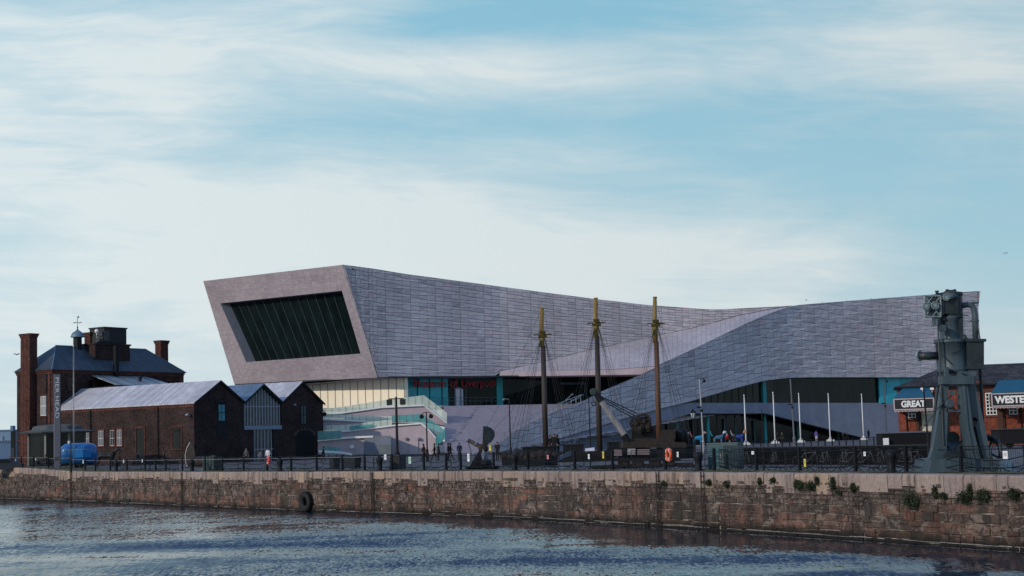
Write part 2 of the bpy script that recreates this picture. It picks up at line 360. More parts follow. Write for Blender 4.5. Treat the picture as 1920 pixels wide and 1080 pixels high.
def _water():
    m,nt,bs=newmat('dock_water'); g=N(nt); p=g.wpos()
    bs.inputs['Base Color'].default_value=(.009,.017,.029,1); bs.inputs['Roughness'].default_value=.06; bs.inputs['IOR'].default_value=1.33
    def nv(sc,rot,scale,det,r=.55,dist=.3):
        x=g.n('ShaderNodeTexNoise'); x.inputs['Scale'].default_value=scale; x.inputs['Detail'].default_value=det; x.inputs['Roughness'].default_value=r; x.inputs['Distortion'].default_value=dist
        g.l(g.mapv(p,sc,rot=(0,0,rad(rot))),x.inputs['Vector']); y=g.n('ShaderNodeVectorMath',operation='SUBTRACT'); g.l(x.outputs['Color'],y.inputs[0]); y.inputs[1].default_value=(.5,.5,.5); return y.outputs[0]
    def sc_(v,k):
        y=g.n('ShaderNodeVectorMath',operation='SCALE'); g.l(v,y.inputs[0])
        if isinstance(k,(int,float)): y.inputs['Scale'].default_value=k
        else: g.l(k,y.inputs['Scale'])
        return y.outputs[0]
    def add_(a,b):
        y=g.n('ShaderNodeVectorMath',operation='ADD'); g.l(a,y.inputs[0])
        if isinstance(b,tuple): y.inputs[1].default_value=b
        else: g.l(b,y.inputs[1])
        return y.outputs[0]
    calm=g.ramp(g.noise(g.mapv(p,(.5,1.,1),rot=(0,0,rad(-14))),.055,5,.6,.8),(.36,.07),(.46,.6),(.62,1.))
    v=add_(sc_(nv((2.2,.42,1),8,3.2,4,.65),.95),sc_(nv((1.1,.24,1),-10,1.1,3),.34))
    px_,py_,pz_=g.sep(p)
    dw=g.math('DIVIDE',g.math('SUBTRACT',g.math('SUBTRACT',97.,py_),g.math('MULTIPLY',px_,1.6)),1.9)
    dw=g.math('ADD',dw,g.math('MULTIPLY',g.math('SUBTRACT',g.noise(g.mapv(p,(.3,1,1)),.12,3),.5),9.))
    def sm(v_,a_,b_):
        q=g.n('ShaderNodeMapRange',interpolation_type='SMOOTHSTEP'); g.l(v_,q.inputs[0]); q.inputs[1].default_value=a_; q.inputs[2].default_value=b_; return q.outputs[0]
    lee=g.math('MULTIPLY',g.math('SUBTRACT',1.,sm(dw,3.,14.)),sm(px_,-14.,8.))      # sheltered water close under the wall
    calm=g.math('MULTIPLY',calm,g.math('MULTIPLY_ADD',lee,-.82,c=1.))
    ca=g.math('DIVIDE',g.math('ADD',px_,21.),7.5); cb=g.math('DIVIDE',g.math('ADD',py_,-66.),11.)
    ca=g.math('ADD',ca,g.math('MULTIPLY',g.math('SUBTRACT',g.noise(g.mapv(p,(.3,1.2,1)),.25,4),.5),2.4))
    slick=g.math('EXPONENT',g.math('MULTIPLY',g.math('ADD',g.math('MULTIPLY',ca,ca),g.math('MULTIPLY',cb,cb)),-1.))
    calm=g.math('MULTIPLY',calm,g.math('MULTIPLY_ADD',slick,-.7,c=1.))
    big_=g.noise(g.mapv(p,(.4,1.,1),rot=(0,0,rad(-16))),.07,4,.6,.6)
    big_=g.math('MULTIPLY',g.math('MULTIPLY_ADD',g.math('SUBTRACT',big_,.5),2.1,c=.47),g.math('MULTIPLY_ADD',g.math('MAXIMUM',g.math('SUBTRACT',1.,sm(px_,-30.,-4.)),slick),-.42,c=1.))
    v=sc_(v,calm); y=g.n('ShaderNodeVectorMath',operation='MULTIPLY'); g.l(v,y.inputs[0]); y.inputs[1].default_value=(.6,1,0); v=y.outputs[0]
    v=add_(v,g.comb(0.,g.math('MULTIPLY',g.math('MULTIPLY_ADD',big_,-.46,c=.045),g.math('MULTIPLY_ADD',lee,-.9,c=1.)),1.)); y=g.n('ShaderNodeVectorMath',operation='NORMALIZE'); g.l(v,y.inputs[0]); g.l(y.outputs[0],bs.inputs['Normal']); return m
WATER=_water()
EXTRA={}
def flat(col):
    k=tuple(round(c,3) for c in col)
    if k not in EXTRA: EXTRA[k]=mat('cloth_or_paint',col,.85,var=.12,vs=6,bump=0,spec=.2)
    return EXTRA[k]
# ------------------------------------------------------------------ text
def text(body,width,height,m,parent,loc,rz=0,name='lettering',depth=.03,upright=True,spin=0,font_bold=0,spacing=1):
    cu=bpy.data.curves.new('t','FONT'); cu.body=body; cu.extrude=.02; cu.offset=font_bold; cu.space_character=spacing
    o=bpy.data.objects.new('t',cu); COL.objects.link(o); bpy.context.view_layer.update()
    me=bpy.data.meshes.new_from_object(o.evaluated_get(bpy.context.evaluated_depsgraph_get())); bpy.data.objects.remove(o); bpy.data.curves.remove(cu)
    xs=[v.co.x for v in me.vertices]; ys=[v.co.y for v in me.vertices]
    w,h=max(xs)-min(xs),max(ys)-min(ys)
    for v in me.vertices:
        x,y,z=(v.co.x-min(xs))/w-.5,(v.co.y-min(ys))/h,v.co.z/.02*depth
        x*=width; y*=height
        if spin: x,y=y-height/2,-x          # read top to bottom
        v.co=Vector((x,-z,y)) if upright else Vector((x,y,z))
    me.materials.clear(); me.materials.append(m); me.name=name
    t=bpy.data.objects.new(name,me); COL.objects.link(t); t.parent=parent; t.location=loc; t.rotation_euler=(0,0,rz)
    return t
# ================================================================== WORLD
SUN=Vector((-.77,-.64,math.tan(rad(20)))).normalized()
EL=math.asin(SUN.z); AZ=math.atan2(SUN.x,SUN.y)
w=bpy.data.worlds.new('World'); sc.world=w; w.use_nodes=True; nt=w.node_tree; g=N(nt)
bg=nt.nodes['Background']; sky=g.n('ShaderNodeTexSky',sky_type='NISHITA'); sky.sun_disc=False; sky.sun_elevation=EL; sky.sun_rotation=AZ%(2*math.pi); sky.air_density=1.0; sky.dust_density=.6; sky.ozone_density=2.0
d=g.tc('Generated'); x,y,z=g.sep(d)
yy=g.math('MAXIMUM',g.math('ABSOLUTE',y),.25); U=g.math('DIVIDE',x,yy); V=g.math('DIVIDE',z,yy)
# direction space: U = tan(azimuth), V = tan(elevation); clouds are long low streaks of cirrus
wr=g.noise(g.comb(g.math('MULTIPLY',U,2.2),g.math('MULTIPLY',V,5)),1.6,3,.5)
V2=g.math('ADD',V,g.math('MULTIPLY',g.math('SUBTRACT',wr,.5),.05))
V2=g.math('ADD',V2,g.math('MULTIPLY',U,.05))
n1=g.noise(g.comb(g.math('MULTIPLY',U,3.2),g.math('MULTIPLY',V2,13),0.3),1.0,7,.58,.35)
n2=g.noise(g.comb(g.math('MULTIPLY',U,9),g.math('MULTIPLY',V2,48),2.),1.0,6,.65,.6)
n3=g.noise(g.comb(g.math('MULTIPLY',U,3.),g.math('MULTIPLY',V2,150),7.),1.0,3,.5,.2)
def blob(px,py,rx,ry,k,til=0):
    u0=(px-960)/F; v0=(822-py)/F
    a=g.math('SUBTRACT',U,u0); b=g.math('SUBTRACT',V,v0)
    if til: b=g.math('SUBTRACT',b,g.math('MULTIPLY',a,til))
    a=g.math('DIVIDE',a,rx/F); b=g.math('DIVIDE',b,ry/F)
    q=g.math('ADD',g.math('MULTIPLY',a,a),g.math('MULTIPLY',b,b))
    return g.math('MULTIPLY',g.math('EXPONENT',g.math('MULTIPLY',q,-1.)),k)
den=g.math('MULTIPLY_ADD',n1,1.1,c=.085)
den=g.math('ADD',den,g.math('MULTIPLY',g.math('SUBTRACT',n2,.5),.6))
den=g.math('ADD',den,g.math('MULTIPLY',g.math('SUBTRACT',n3,.5),.2))
for b_ in [(1050,20,330,60,-.42,0),(800,225,600,60,-.17,.03),(1600,320,480,95,-.30,-.08),(1850,470,230,130,-.30,0),(1420,210,300,60,-.18,0),
           (900,125,420,60,.26,-.08),(250,60,480,80,.20,0),(500,360,750,110,.34,-.06),(1650,150,420,55,.16,-.05),(300,520,900,140,.25,0),(1250,480,500,60,.22,-.05),(1830,60,300,40,.1,0)]:
    den=g.math('ADD',den,blob(*b_))
hi=g.math('MULTIPLY',g.math('SUBTRACT',V,.285),3.2,clamp=True)
mask=g.ramp(den,(.30,.06),(.55,.42),(.95,.90)); mask=g.math('MULTIPLY',mask,g.math('MULTIPLY_ADD',hi,-.75,c=1.))
skyc=g.mix(1.,sky.outputs[0],(.105,.105,.105),'MULTIPLY')
elev=g.ramp(g.math('MULTIPLY',V,3.),(0,(.60,.70,.76)),(.35,(.37,.61,.71)),(.85,(.255,.545,.70)),(1.,(.255,.545,.70)))
elev=g.mix(hi,elev,(.11,.27,.66))
base=g.mix(.88,skyc,elev)
cl=g.ramp(g.math('ADD',den,g.math('MULTIPLY',n2,.2)),(.4,(.50,.63,.70)),(1.,(.72,.78,.79)))
skyf=g.mix(mask,base,cl); gl_=g.math('MULTIPLY_ADD',g.math('MINIMUM',g.math('MAXIMUM',g.math('MULTIPLY',U,-1.),-.4),1.),.18,c=1.); skyf=g.mix(1.,skyf,g.comb(gl_,gl_,gl_),'MULTIPLY')
g.l(skyf,bg.inputs[0]); bg.inputs[1].default_value=1.0
sl=bpy.data.lights.new('sun','SUN'); sl.energy=2.4; sl.angle=rad(.6); sl.color=(1,.86,.72)
so=bpy.data.objects.new('sun',sl); COL.objects.link(so); so.rotation_euler=SUN.to_track_quat('Z','Y').to_euler(); so.location=(-60,40,80)
sc.view_settings.view_transform='Standard'; sc.view_settings.look='None'; sc.view_settings.exposure=0.0; sc.view_settings.gamma=1
# ================================================================== QUAY PATH
WZ=-2.9
raw=[Vector((-560,640,0)),Vector((-190,292,0)),Vector((-96,208,0))]
for px,py in [(0,935.5),(170,941.5),(480,956),(720,964),(960,970),(1280,990),(1640,1013),(1910,1032)]:
    q=GZ(px,py,WZ); raw.append(Vector((q.x,q.y,0)))
raw+= [Vector((26.5,47,0)),Vector((31,30,0)),Vector((34,0,0)),Vector((36,-60,0))]
def resample(pts,step):
    out=[pts[0].copy()]; acc=0
    for a,b in zip(pts,pts[1:]):
        L=(b-a).length; t=step-acc
        while t<=L: out.append(a+(b-a)*(t/L)); t+=step
        acc=L-(t-step)
    return out
path=resample(raw,1.0)
for _ in range(160): path=[path[0]]+[path[i]*.5+(path[i-1]+path[i+1])*.25 for i in range(1,len(path)-1)]+[path[-1]]
def pt(s):
    i=max(0,min(len(path)-2,int(s))); return path[i].lerp(path[i+1],s-i)
def tn(s):
    i=max(1,min(len(path)-2,int(s))); return (path[i+1]-path[i-1]).normalized()
def nr(s): t=tn(s); return Vector((-t.y,t.x,0))   # inland
def off(s,o,z=0): return pt(s)+nr(s)*o+Vector((0,0,z))
def s_at(px,o=0.):
    best=min(range(2,len(path)-2),key=lambda i:(abs(proj(off(i,o))[0]-px) if off(i,o).y>10 else 1e9))
    lo,hi=best-1,best+1
    for _ in range(20):
        m=(lo+hi)/2
        if proj(off(m,o))[0]<px: lo=m
        else: hi=m
    return (lo+hi)/2
S0,S1=s_at(-60)-45,s_at(1990)+32
sL=s_at(0); sL2=s_at(175)
def rise(s):
    t=max(0,min(1.25,(sL2-s)/(sL2-sL))); return .5*t*t*(3-2*t) if t<1 else .5
# ground
mb=MB(); idx=list(range(0,len(path),2)); rows=[.9,6,16,40,4500]
for i in idx:
    n=nr(i); 
    for k,o in enumerate(rows):
        zz=rise(i)*(1,.8,.2,0,0)[k]
        p=pt(i)+ (n*o if o<100 else Vector((.62,.78,0))*o+Vector((0,0,0)))
        if o>100: p=pt(i)+Vector((lerp(-3500,5500,i/len(path)),lerp(5000,800,i/len(path)),0))
        mb.v.append(Vector((p.x,p.y,zz)))
K=len(rows)
for a in range(len(idx)-1):
    for k in range(K-1): mb.f.append([a*K+k,(a+1)*K+k,(a+1)*K+k+1,a*K+k+1]); mb.m.append(0)
tag(mb.build('ground',PAVE),kind='structure')
mb=MB(); mb.quad((-1500,-300,WZ),(1500,-300,WZ),(1500,900,WZ),(-1500,900,WZ)); tag(mb.build('water',WATER),kind='structure')
# grass strip on top of the wall
mb=MB(); i0=int(S0)
for s in range(i0,int(S1)+1,1):
    for o,h in ((.95,.012),(1.5,.03),(lerp(2.3,2.6,R.random())+ (2.5 if s<sL2+5 else 0),.012)):
        mb.v.append(off(s,o,rise(s)*(.98 if o<3 else .9)+h+R.uniform(0,.02)))
for a in range(int(S1)-i0):
    for k in range(2): mb.f.append([a*3+k,(a+1)*3+k,(a+1)*3+k+1,a*3+k+1]); mb.m.append(0)
for _ in range(5200):
    s=R.uniform(S0+40,S1-25); o=R.uniform(.93,2.1); h=R.uniform(.03,.10); q=off(s,o,rise(s)+.01); a=R.uniform(0,6.28); d_=Vector((math.cos(a),math.sin(a),0))*R.uniform(.02,.06)
    mb.add([q-d_,q+d_,q+Vector((R.uniform(-.04,.04),R.uniform(-.04,.04),h))],[(0,1,2)])
tag(mb.build('grass',GRASS,fix=False),'thin strip of moss and short grass along the top of the dock wall','grass',kind='stuff')
# ================================================================== DOCK WALL
qw=empty('dock_wall',off((S0+S1)/2,0,WZ),0,'long curving stone dock wall with pale coping blocks above the water','wall')
mb=MB()      # coping
s=S0; depthprof=[]
while s<S1:
    wdt=R.choice([.75,.95,1.1,1.3,1.5])*R.uniform(.9,1.1); hh=.62 if R.random()<.6 else R.choice([.5,.78,.95])
    if s>s_at(1530): hh*=1.0; wdt*=1.15
    a,b=s+.02,s+wdt-.02; o=-.06+R.uniform(-.02,.02); zt=rise(s)+R.uniform(-.012,.012)
    prof=[(o+.01,-hh),(o,-hh*.5),(o+.005,-.10),(o+.035,-.035),(o+.10,0),(1.0,0),(1.0,-hh)]
    base=len(mb.v); n=len(prof)
    for q in (a,b):
        for oo,zz in prof: mb.v.append(off(q,oo,zt+zz))
    f0=len(mb.f)
    for k in range(n): mb.f.append([base+k,base+(k+1)%n,base+n+(k+1)%n,base+n+k]); mb.m.append(0)
    mb.f.append(list(range(base,base+n))); mb.m.append(0); mb.f.append([base+n+k for k in reversed(range(n))]); mb.m.append(0)
    rv=R.random()
    for k in range(f0,len(mb.f)): mb.rnd[k]=rv
    depthprof.append((s,hh)); s+=wdt
mb.build('coping',COPEM,qw,world=True)
bk=MB()      # mortar body
i=S0
while i<S1:
    j=min(i+1,S1); bk.hexa([off(i,.03,WZ-.6),off(j,.03,WZ-.6),off(j,.9,WZ-.6),off(i,.9,WZ-.6),off(i,.03,rise(i)-.3),off(j,.03,rise(j)-.3),off(j,.9,rise(j)-.3),off(i,.9,rise(i)-.3)]); i=j
bk.build('mortar_core',MORT,qw,world=True)
mb=MB()
def block(s0,s1,z0,z1,o,rv):
    e=.0; f0=len(mb.f); c=.018
    P8=[off(s0,.25,z0),off(s1,.25,z0),off(s1,.25,z1),off(s0,.25,z1)]
    Q=[off(s0,o+.03,z0),off(s1,o+.03,z0),off(s1,o+.03,z1),off(s0,o+.03,z1)]
    W=[off(s0+c,o,z0+c),off(s1-c,o+R.uniform(-.008,.008),z0+c),off(s1-c,o,z1-c),off(s0+c,o+R.uniform(-.008,.008),z1-c)]
    mb.add(P8+Q+W,[(8,9,10,11)]+[(4+k,4+(k+1)%4,8+(k+1)%4,8+k) for k in range(4)]+[(k,(k+1)%4,4+(k+1)%4,4+k) for k in range(4)])
    for k in range(f0,len(mb.f)): mb.rnd[k]=rv
brick_patch=[(250,300),(455,530),(708,740),(1176,1195),(1325,1420),(870,884)]
bp=[(s_at(a),s_at(b)) for a,b in brick_patch]
def rows_for():
    zr=-.42+R.uniform(-.04,.04); out=[]; lim1=R.choice([-.75,-1.05,-1.2,-1.35]); lim2=R.choice([-1.7,-2.0,-2.15])
    while zr>lim1: h=R.uniform(.12,.22); out.append((zr-h,zr,'r')); zr-=h
    while zr>lim2: h=R.uniform(.34,.56); out.append((zr-h,zr,'a')); zr-=h
    while zr>-3.1: h=R.uniform(.26,.5); out.append((zr-h,zr,'s')); zr-=h
    return out
p0=S0
while p0<S1:
    p1=min(S1,p0+R.uniform(2.5,7)); rw=rows_for(); tone=R.uniform(-.10,.10)
    for z0,z1,k in rw:
        s=p0+R.uniform(-.35,.0)*(k!='r'); e1_=p1+R.uniform(-.3,.3)
        while s<e1_-.05:
            inb=k!='r' and any(a<=s<=b for a,b in bp) and z1<-1.5
            wd=R.uniform(.14,.42) if k=='r' else R.choice([R.uniform(.3,.7),R.uniform(.7,1.3),R.uniform(1.2,2.0)])
            if inb:
                n=3; hh=(z1-z0)/n
                for q in range(n): block(s+.01+(.1 if q%2 else 0),s+.42+(.1 if q%2 else 0),z0+hh*q+.008,z0+hh*(q+1)-.008,-.015,R.uniform(.85,1))
                s+=.44; continue
            wd=min(wd,e1_-s); kk=k; t_=R.random()
            if k=='a': kk='s' if t_<.18 else ('r' if t_<.40 and s<s_at(900) else 'a')
            if k=='s' and t_<.3: kk='a'
            rv={'r':R.uniform(0,.32),'a':min(.65,max(.35,R.uniform(.38,.62)+tone)),'s':min(.93,max(.67,R.gauss(.77,.07)+tone))}[kk]
            if R.random()<.03: rv=.95
            gap=R.choice([.006,.01,.018,.03]) if k!='r' else .009
            j0,j1=R.uniform(-.02,.02),R.uniform(-.02,.02)
            if k!='r' and R.random()<.22 and z1-z0>.38:      # stone split into two thin courses
                zm=lerp(z0,z1,R.uniform(.4,.6)); block(s+gap,s+wd-gap,z0+gap,zm-.006,-.03+R.uniform(-.03,.03),rv); block(s+gap,s+wd-gap,zm+.006,z1-gap,-.03+R.uniform(-.03,.03),min(1,rv+R.uniform(-.04,.04)))
            else: block(s+gap,s+wd-gap,z0+gap+j0,z1-gap+j1,-.03+R.uniform(-.045,.035),rv)
            if k=='r' and z1>-.6 and rise(s)>.05: block(s+gap,s+wd-gap,z1+.01,z1+rise(s),-.02,R.uniform(0,.3))
            s+=wd
    p0=p1
mb.build('masonry',WALLM,qw,world=True)
mb=MB()       # iron ladder chases / pipes as dark vertical recess strips
for px in (343,1320,700,1236,135):
    s=s_at(px); 
    for q in (-.13,.13): mb.tube([off(s+q,-.13,.02+rise(s)),off(s+q,-.13,WZ-.3)],.028)
    z=-.2
    while z>WZ: mb.tube([off(s-.13,-.13,z),off(s+.13,-.13,z)],.018,5); z-=.3
mb.build('iron_ladder',DARKR,qw,world=True)
# pale scum and weed line at the water
mb=MB(); s=S0
while s<S1:
    L=R.uniform(.2,1.6)
    if R.random()<.72:
        h=R.uniform(.015,.045); z=WZ+.10+R.uniform(-.01,.015); mb.hexa([off(s,-.07,z),off(s+L,-.07,z),off(s+L,.1,z),off(s,.1,z),off(s,-.06,z+h),off(s+L,-.06,z+h),off(s+L,.1,z+h),off(s,.1,z+h)])
    s+=L*R.uniform(.9,1.1)
mb.build('tide_line',mat('salt_tide_mark',(.17,.17,.16),.9,var=.5,vs=4,bump=.3),qw,world=True)
# plants rooted in the wall
plants=[(1248,905,.16,0),(1332,903,.18,0),(1365,906,.16,0),(1428,902,.12,1),(1453,899,.13,0),(1502,906,.26,0),(1524,909,.23,0),(1536,900,.14,1),(1566,905,.20,1),(1603,913,.15,1),(1575,922,.11,0),(1714,934,.42,0),(1757,921,.17,1),(1772,928,.15,0),(1812,930,.30,0),(1822,916,.16,1),(1847,926,.30,0),(1905,924,.26,0)]
desc=['small moss cushion under the coping below the steam crane','low green tuft under the coping right of the orange lifebuoy','second low green tuft right of the orange lifebuoy','thin sprig in the coping left of the bushy tufts','tiny dark tuft high on the coping','bushy dark tuft, left of a close pair','bushy dark tuft, right of a close pair','thin upright sprig beside the pair of tufts','tall feathery sprig in a coping joint','thin feathery sprig in the next joint to the right','little tuft below the feathery sprig','largest round bush on the wall','small sprig right of the largest bush','small flat tuft right of the largest bush','wide spreading tuft left of the engine post','upright sprig above the spreading tufts','wide spreading tuft below the steam engine base','dark tuft at the right edge of the wall']
for (px,py,r,kind),ds in zip(plants,desc):
    s=s_at(px); q=off(s,-.12); z=P(px,py,q.y).z; root=Vector((q.x,q.y,z))
    mb=MB(); n=int(160+1900*r)
    for _ in range(n):
        u=R.gauss(0,.46)*(1.25 if R.random()<.2 else 1); v=R.gauss(-.12,.36 if not kind else .62); o_=abs(R.gauss(0,.42))
        if kind: u*=.5
        c=tn(s)*(u*r)-nr(s)*(o_*r)+Vector((0,0,v*r-.12*abs(u)*r))
        L=R.uniform(.03,.075); a=Vector((R.uniform(-1,1),R.uniform(-1,1),R.uniform(-.6,1))).normalized()*L; b=a.cross(Vector((R.uniform(-1,1),R.uniform(-1,1),R.uniform(-1,1)))).normalized()*L*.4
        mb.add([c-a,c+b,c+a,c-b],[(0,1,2,3)])
    t=empty('wall_plant',root,0,'green plant: '+ds if len(ds.split())<12 else ds,'plant','plants rooted in the dock wall')
    mb.build('foliage',LEAF2 if kind else LEAF,t,fix=False)
    st=MB(); st.tube([nr(s)*.15-Vector((0,0,.02)),-nr(s)*.02,-nr(s)*r*.4+Vector((0,0,r*.4))],[.018,.014,.006],5); st.build('stem',WOODB,t)
# tyre fender
s=s_at(572,-.3); q=off(s,-.28); zc=P(572,941,q.y).z
t=empty('tyre_fender',(q.x,q.y,zc),math.atan2(tn(s).y,tn(s).x),'big black tyre fender hanging on the dock wall just above the water','tyre')
mb=MB(); mb.torus((0,0,0),.50,.20,28,10)
for k in range(28):
    a=2*math.pi*k/28; mb.box((math.cos(a)*.70,0,math.sin(a)*.70),(.05,.30,.05))
mb.build('tyre',RUBBER,t,smooth=False)
mb=MB(); n=16
pts=[Vector((0.0,-.05,.5)),Vector((.05,.1,.9)),Vector((.12,.15,1.5)),Vector((.18,.12,-zc-.02)),Vector((.3,.45,-zc+.03)),Vector((1.6,1.2,-zc+.05)),Vector((4.5,1.3,-zc+.06))]
mb.tube(pts,.035,6)
mb.torus((0,0,.5),.13,.03,12,6,axis='X'); mb.build('chain',DARKR,t)
# ================================================================== QUAYSIDE FENCE
FO=1.5
ff=empty('post_and_chain_fence',off(s_at(900),FO),0,'black iron post and chain fence along the edge of the dock wall','fence')
fposts=[20,40,63,91,132,160,179,207,238,272,292,311,342,385,417,457,501,546,594,642,684,735,795,837,864,926,990,1078,1149,1248,1340,1419,1500,1605,1700,1803,1925]
ss=[s_at(p,FO) for p in fposts]
def post_mb(p,rz):
    mb=MB(); M=Matrix.Rotation(rz,3,'Z')
    def bx(w,z0,z1):
        mb.box(p+Vector((0,0,(z0+z1)/2)),(w,w,z1-z0),rz=rz)
    bx(.17,0,.08); bx(.13,.08,1.06); bx(.16,1.06,1.12); 
    mb.lathe(p+Vector((0,0,1.12)),[(.07,0),(.075,.03),(.05,.07),(.01,.09)],8)
    return mb
for s_ in ss:
    post_mb(off(s_,FO,rise(s_)),math.atan2(tn(s_).y,tn(s_).x)).build('post',DARK,ff,world=True)
for a,b in zip(ss,ss[1:]):
    for zt,sag in ((1.0,.02),(.72,.20),(.36,.18)):
        mb=MB(); mb.tube([off(lerp(a,b,k/8),FO,rise(a)+zt-sag*4*(k/8)*(1-k/8)) for k in range(9)],.018 if zt==1.0 else .022,5); mb.build('rail' if zt==1.0 else 'chain',(STEEL if a<s_at(700,FO) else DARK) if zt==1.0 else DARK,ff,world=True)
# crowd barriers
ORD='first second third fourth fifth sixth seventh eighth ninth tenth eleventh twelfth thirteenth fourteenth fifteenth sixteenth seventeenth eighteenth nineteenth twentieth'.split()
def ordn(i):
    if i<20: return ORD[i]
    T={2:'twenty',3:'thirty',4:'forty',5:'fifty'}[(i+1)//10]; u=(i+1)%10
    return (T[:-1]+'ieth') if u==0 else T+'-'+ORD[u-1]
def make_barrier():
    t=empty('crowd_barrier',(0,0,0)); W=2.2; mb=MB(); r=.019
    mb.tube([(-W/2,0,.26),(-W/2,0,.98),(-W/2+.1,0,1.1),(W/2-.1,0,1.1),(W/2,0,.98),(W/2,0,.26),(W/2-.04,0,.2),(-W/2+.04,0,.2),(-W/2,0,.26)],r,6)
    for k in range(1,19): x=-W/2+k*W/19; mb.tube([(x,0,.2),(x,0,1.1)],.0085,4,caps=False)
    mb.build('frame',DARK,t)
    for x in (-W*.3,W*.3):
        f=MB(); f.tube([(x-.24,-.28,.01),(x-.05,-.03,.2),(x+.05,.03,.2),(x+.24,.28,.01)],.02,5); f.tube([(x+.24,-.28,.01),(x+.05,-.03,.2),(x-.05,.03,.2),(x-.24,.28,.01)],.02,5); f.build('foot',DARK,t)
    return t
proto=make_barrier(); BO=2.15
sb=s_at(236,BO); i=0; bends=s_at(1960,BO); barrier_spots=[]
while sb<bends:
    if sb> s_at(392,BO) or (i<6):
        o=proto if i==0 else copy_tree(proto)
        p=off(sb,BO+R.uniform(-.12,.12),0); o.location=p; o.rotation_euler=(0,0,math.atan2(tn(sb).y,tn(sb).x)+rad(R.uniform(-3,3)))
        tag(o,f'black metal crowd barrier, {ordn(i)} from the left along the dock wall','barrier','crowd barriers along the dock wall'); i+=1
    sb+=2.32
# mooring bollards
bpx=[102,218,360,525,712,965,1310,1672]; bl=['beside the pier sign, far left','below the blue trailer','in front of the dark finned blade','right of the red lifebuoy','left of the black bin','in front of the low dark hull','right of the orange lifebuoy','left of the steam engine']
for k,(px,l) in enumerate(zip(bpx,bl)):
    s=s_at(px,1.15); o=empty('mooring_bollard',off(s,1.15,rise(s)),0,'squat black iron mooring bollard with rounded head, '+l,'bollard','mooring bollards along the dock wall')
    mb=MB(); mb.lathe((0,0,0),[(.26,0),(.25,.06),(.185,.12),(.18,.5),(.23,.66),(.26,.78),(.23,.92),(.12,1.0),(.02,1.02)],16); mb.build('body',DARK,o,smooth=True)
    mb=MB(); mb.box((0,0,.015),(.62,.62,.05)); mb.build('base_plate',DARKR,o)
# notices on fence/barriers
nots=[(29,863,.16,.24,0,'white notice on the fence at the far left edge'),(67,861,.16,.22,0,'white notice left of the pier sign'),(156,866,.22,.32,0,'white notice below the blue trailer'),(232,865,.20,.28,0,'white notice on the fence below the bronze horse'),(267,864,.16,.28,0,'narrow white notice right of the bronze horse'),(723,857,.26,.36,0,'white notice left of the black bin'),(769,863,.30,.48,2,'pale green notice right of the black bin'),(879,858,.22,.52,0,'tall white notice below the propeller shaft'),(920,838,.2,.50,3,'tall blue and yellow notice behind the propeller'),(1028,857,.18,.26,4,'small pink notice at the foot of the left mast'),(1105,856,.16,.28,0,'small white notice left of the middle mast'),(1132,853,.16,.40,1,'yellow notice right of the middle mast'),(1272,852,.14,.28,0,'white notice right of the orange lifebuoy'),(1510,868,.14,.38,1,'narrow yellow notice on the post near the flagpoles'),(1623,851,.14,.2,0,'small white notice left of the engine'),(1887,853,.26,.32,0,'white notice right of the steam engine'),(1413,849,.2,.16,0,'white folded notice right of the teal cabinet')]
for px,py,w_,h_,c_,l in nots:
    s=s_at(px,FO-.12); q=off(s,FO-.12); 
    o=empty('notice',(q.x,q.y,P(px,py,q.y).z-h_/2),math.atan2(tn(s).y,tn(s).x),l,'notice','small notices tied to the fence')
    m=[WHITE,YELLOW,flat((.35,.55,.42)),YELLOW,flat((.55,.22,.26))][c_]; mb=MB(); mb.box((0,0,h_/2),(w_,.02,h_)); mb.build('panel',m,o)
    mb=MB(); mb.box((0,-.014,h_*.72),(w_*.7,.006,h_*.06)); mb.box((0,-.014,h_*.55),(w_*.6,.006,h_*.05)); mb.box((0,-.014,h_*.4),(w_*.65,.006,h_*.05))
    if c_==3: mb.box((0,-.014,h_*.88),(w_*.95,.006,h_*.2))
    mb.build('printing',flat((.06,.12,.2)) ,o)
# lifebuoys
for px,py,m,l in ((1255,853,ORANGE,'orange lifebuoy hung on a fence post below the steam crane'),(504,863,REDB,'red and white lifebuoy on a fence post in front of the glazed gable')):
    s=s_at(px,FO-.2); q=off(s,FO-.2); o=empty('lifebuoy',(q.x,q.y,P(px,py,q.y).z),math.atan2(tn(s).y,tn(s).x)+rad(-14 if m is ORANGE else -18),l,'lifebuoy')
    mb=MB(); mb.torus((0,0,0),.30,.095,24,8); mb.build('ring',m,o,smooth=True)
    mb=MB()
    for a in (45,135,225,315): mb.torus((.30*math.cos(rad(a)),0,.30*math.sin(rad(a))),.10,.02,8,5,axis='X')
    mb.build('band',WHITE,o)
# ================================================================== MUSEUM
mus=empty('museum_building',(10,240,0),0,'large modern museum clad in grey stone panels with a huge tilted picture window','museum')
topA=crv([(645,496),(700,503),(760,513),(880,529),(1000,545),(1116,560),(1200,570),(1270,577),(1340,580),(1400,579),(1440,577),(1488,572.5)])
crease=crv([(937,696),(993,684),(1060,668),(1113,655),(1160,645),(1240,628),(1306,614),(1386,592),(1440,581),(1488,573)])
ridgeC=crv([(905,840),(940,826),(960,808),(990,793),(1033,773),(1093,750),(1127,733),(1203,701),(1238,683),(1280,664),(1342,634),(1390,611),(1433,592),(1465,580),(1495,572),(1600,563.5),(1700,556),(1838,545.5)])
botC=crv([(905,852),(947,845),(1020,830),(1093,808),(1160,787),(1241,765),(1282,755.5),(1321,744),(1376,728),(1433,713.6),(1478,709),(1520,708),(1838,708)])
fasc=crv([(937,697),(1150,692.5),(1233,686)])
YA=crv([(645,224.75),(708,228),(940,240),(1233,253),(1488,262)])
YC=crv([(905,212),(1000,219.5),(1120,230),(1233,239.8),(1330,248),(1415,255),(1488,260.8),(1560,266),(1640,271.3),(1738,277.2),(1838,283)])
ZB=ZP(720,708,228.5)      # level of the storey line under the cladding
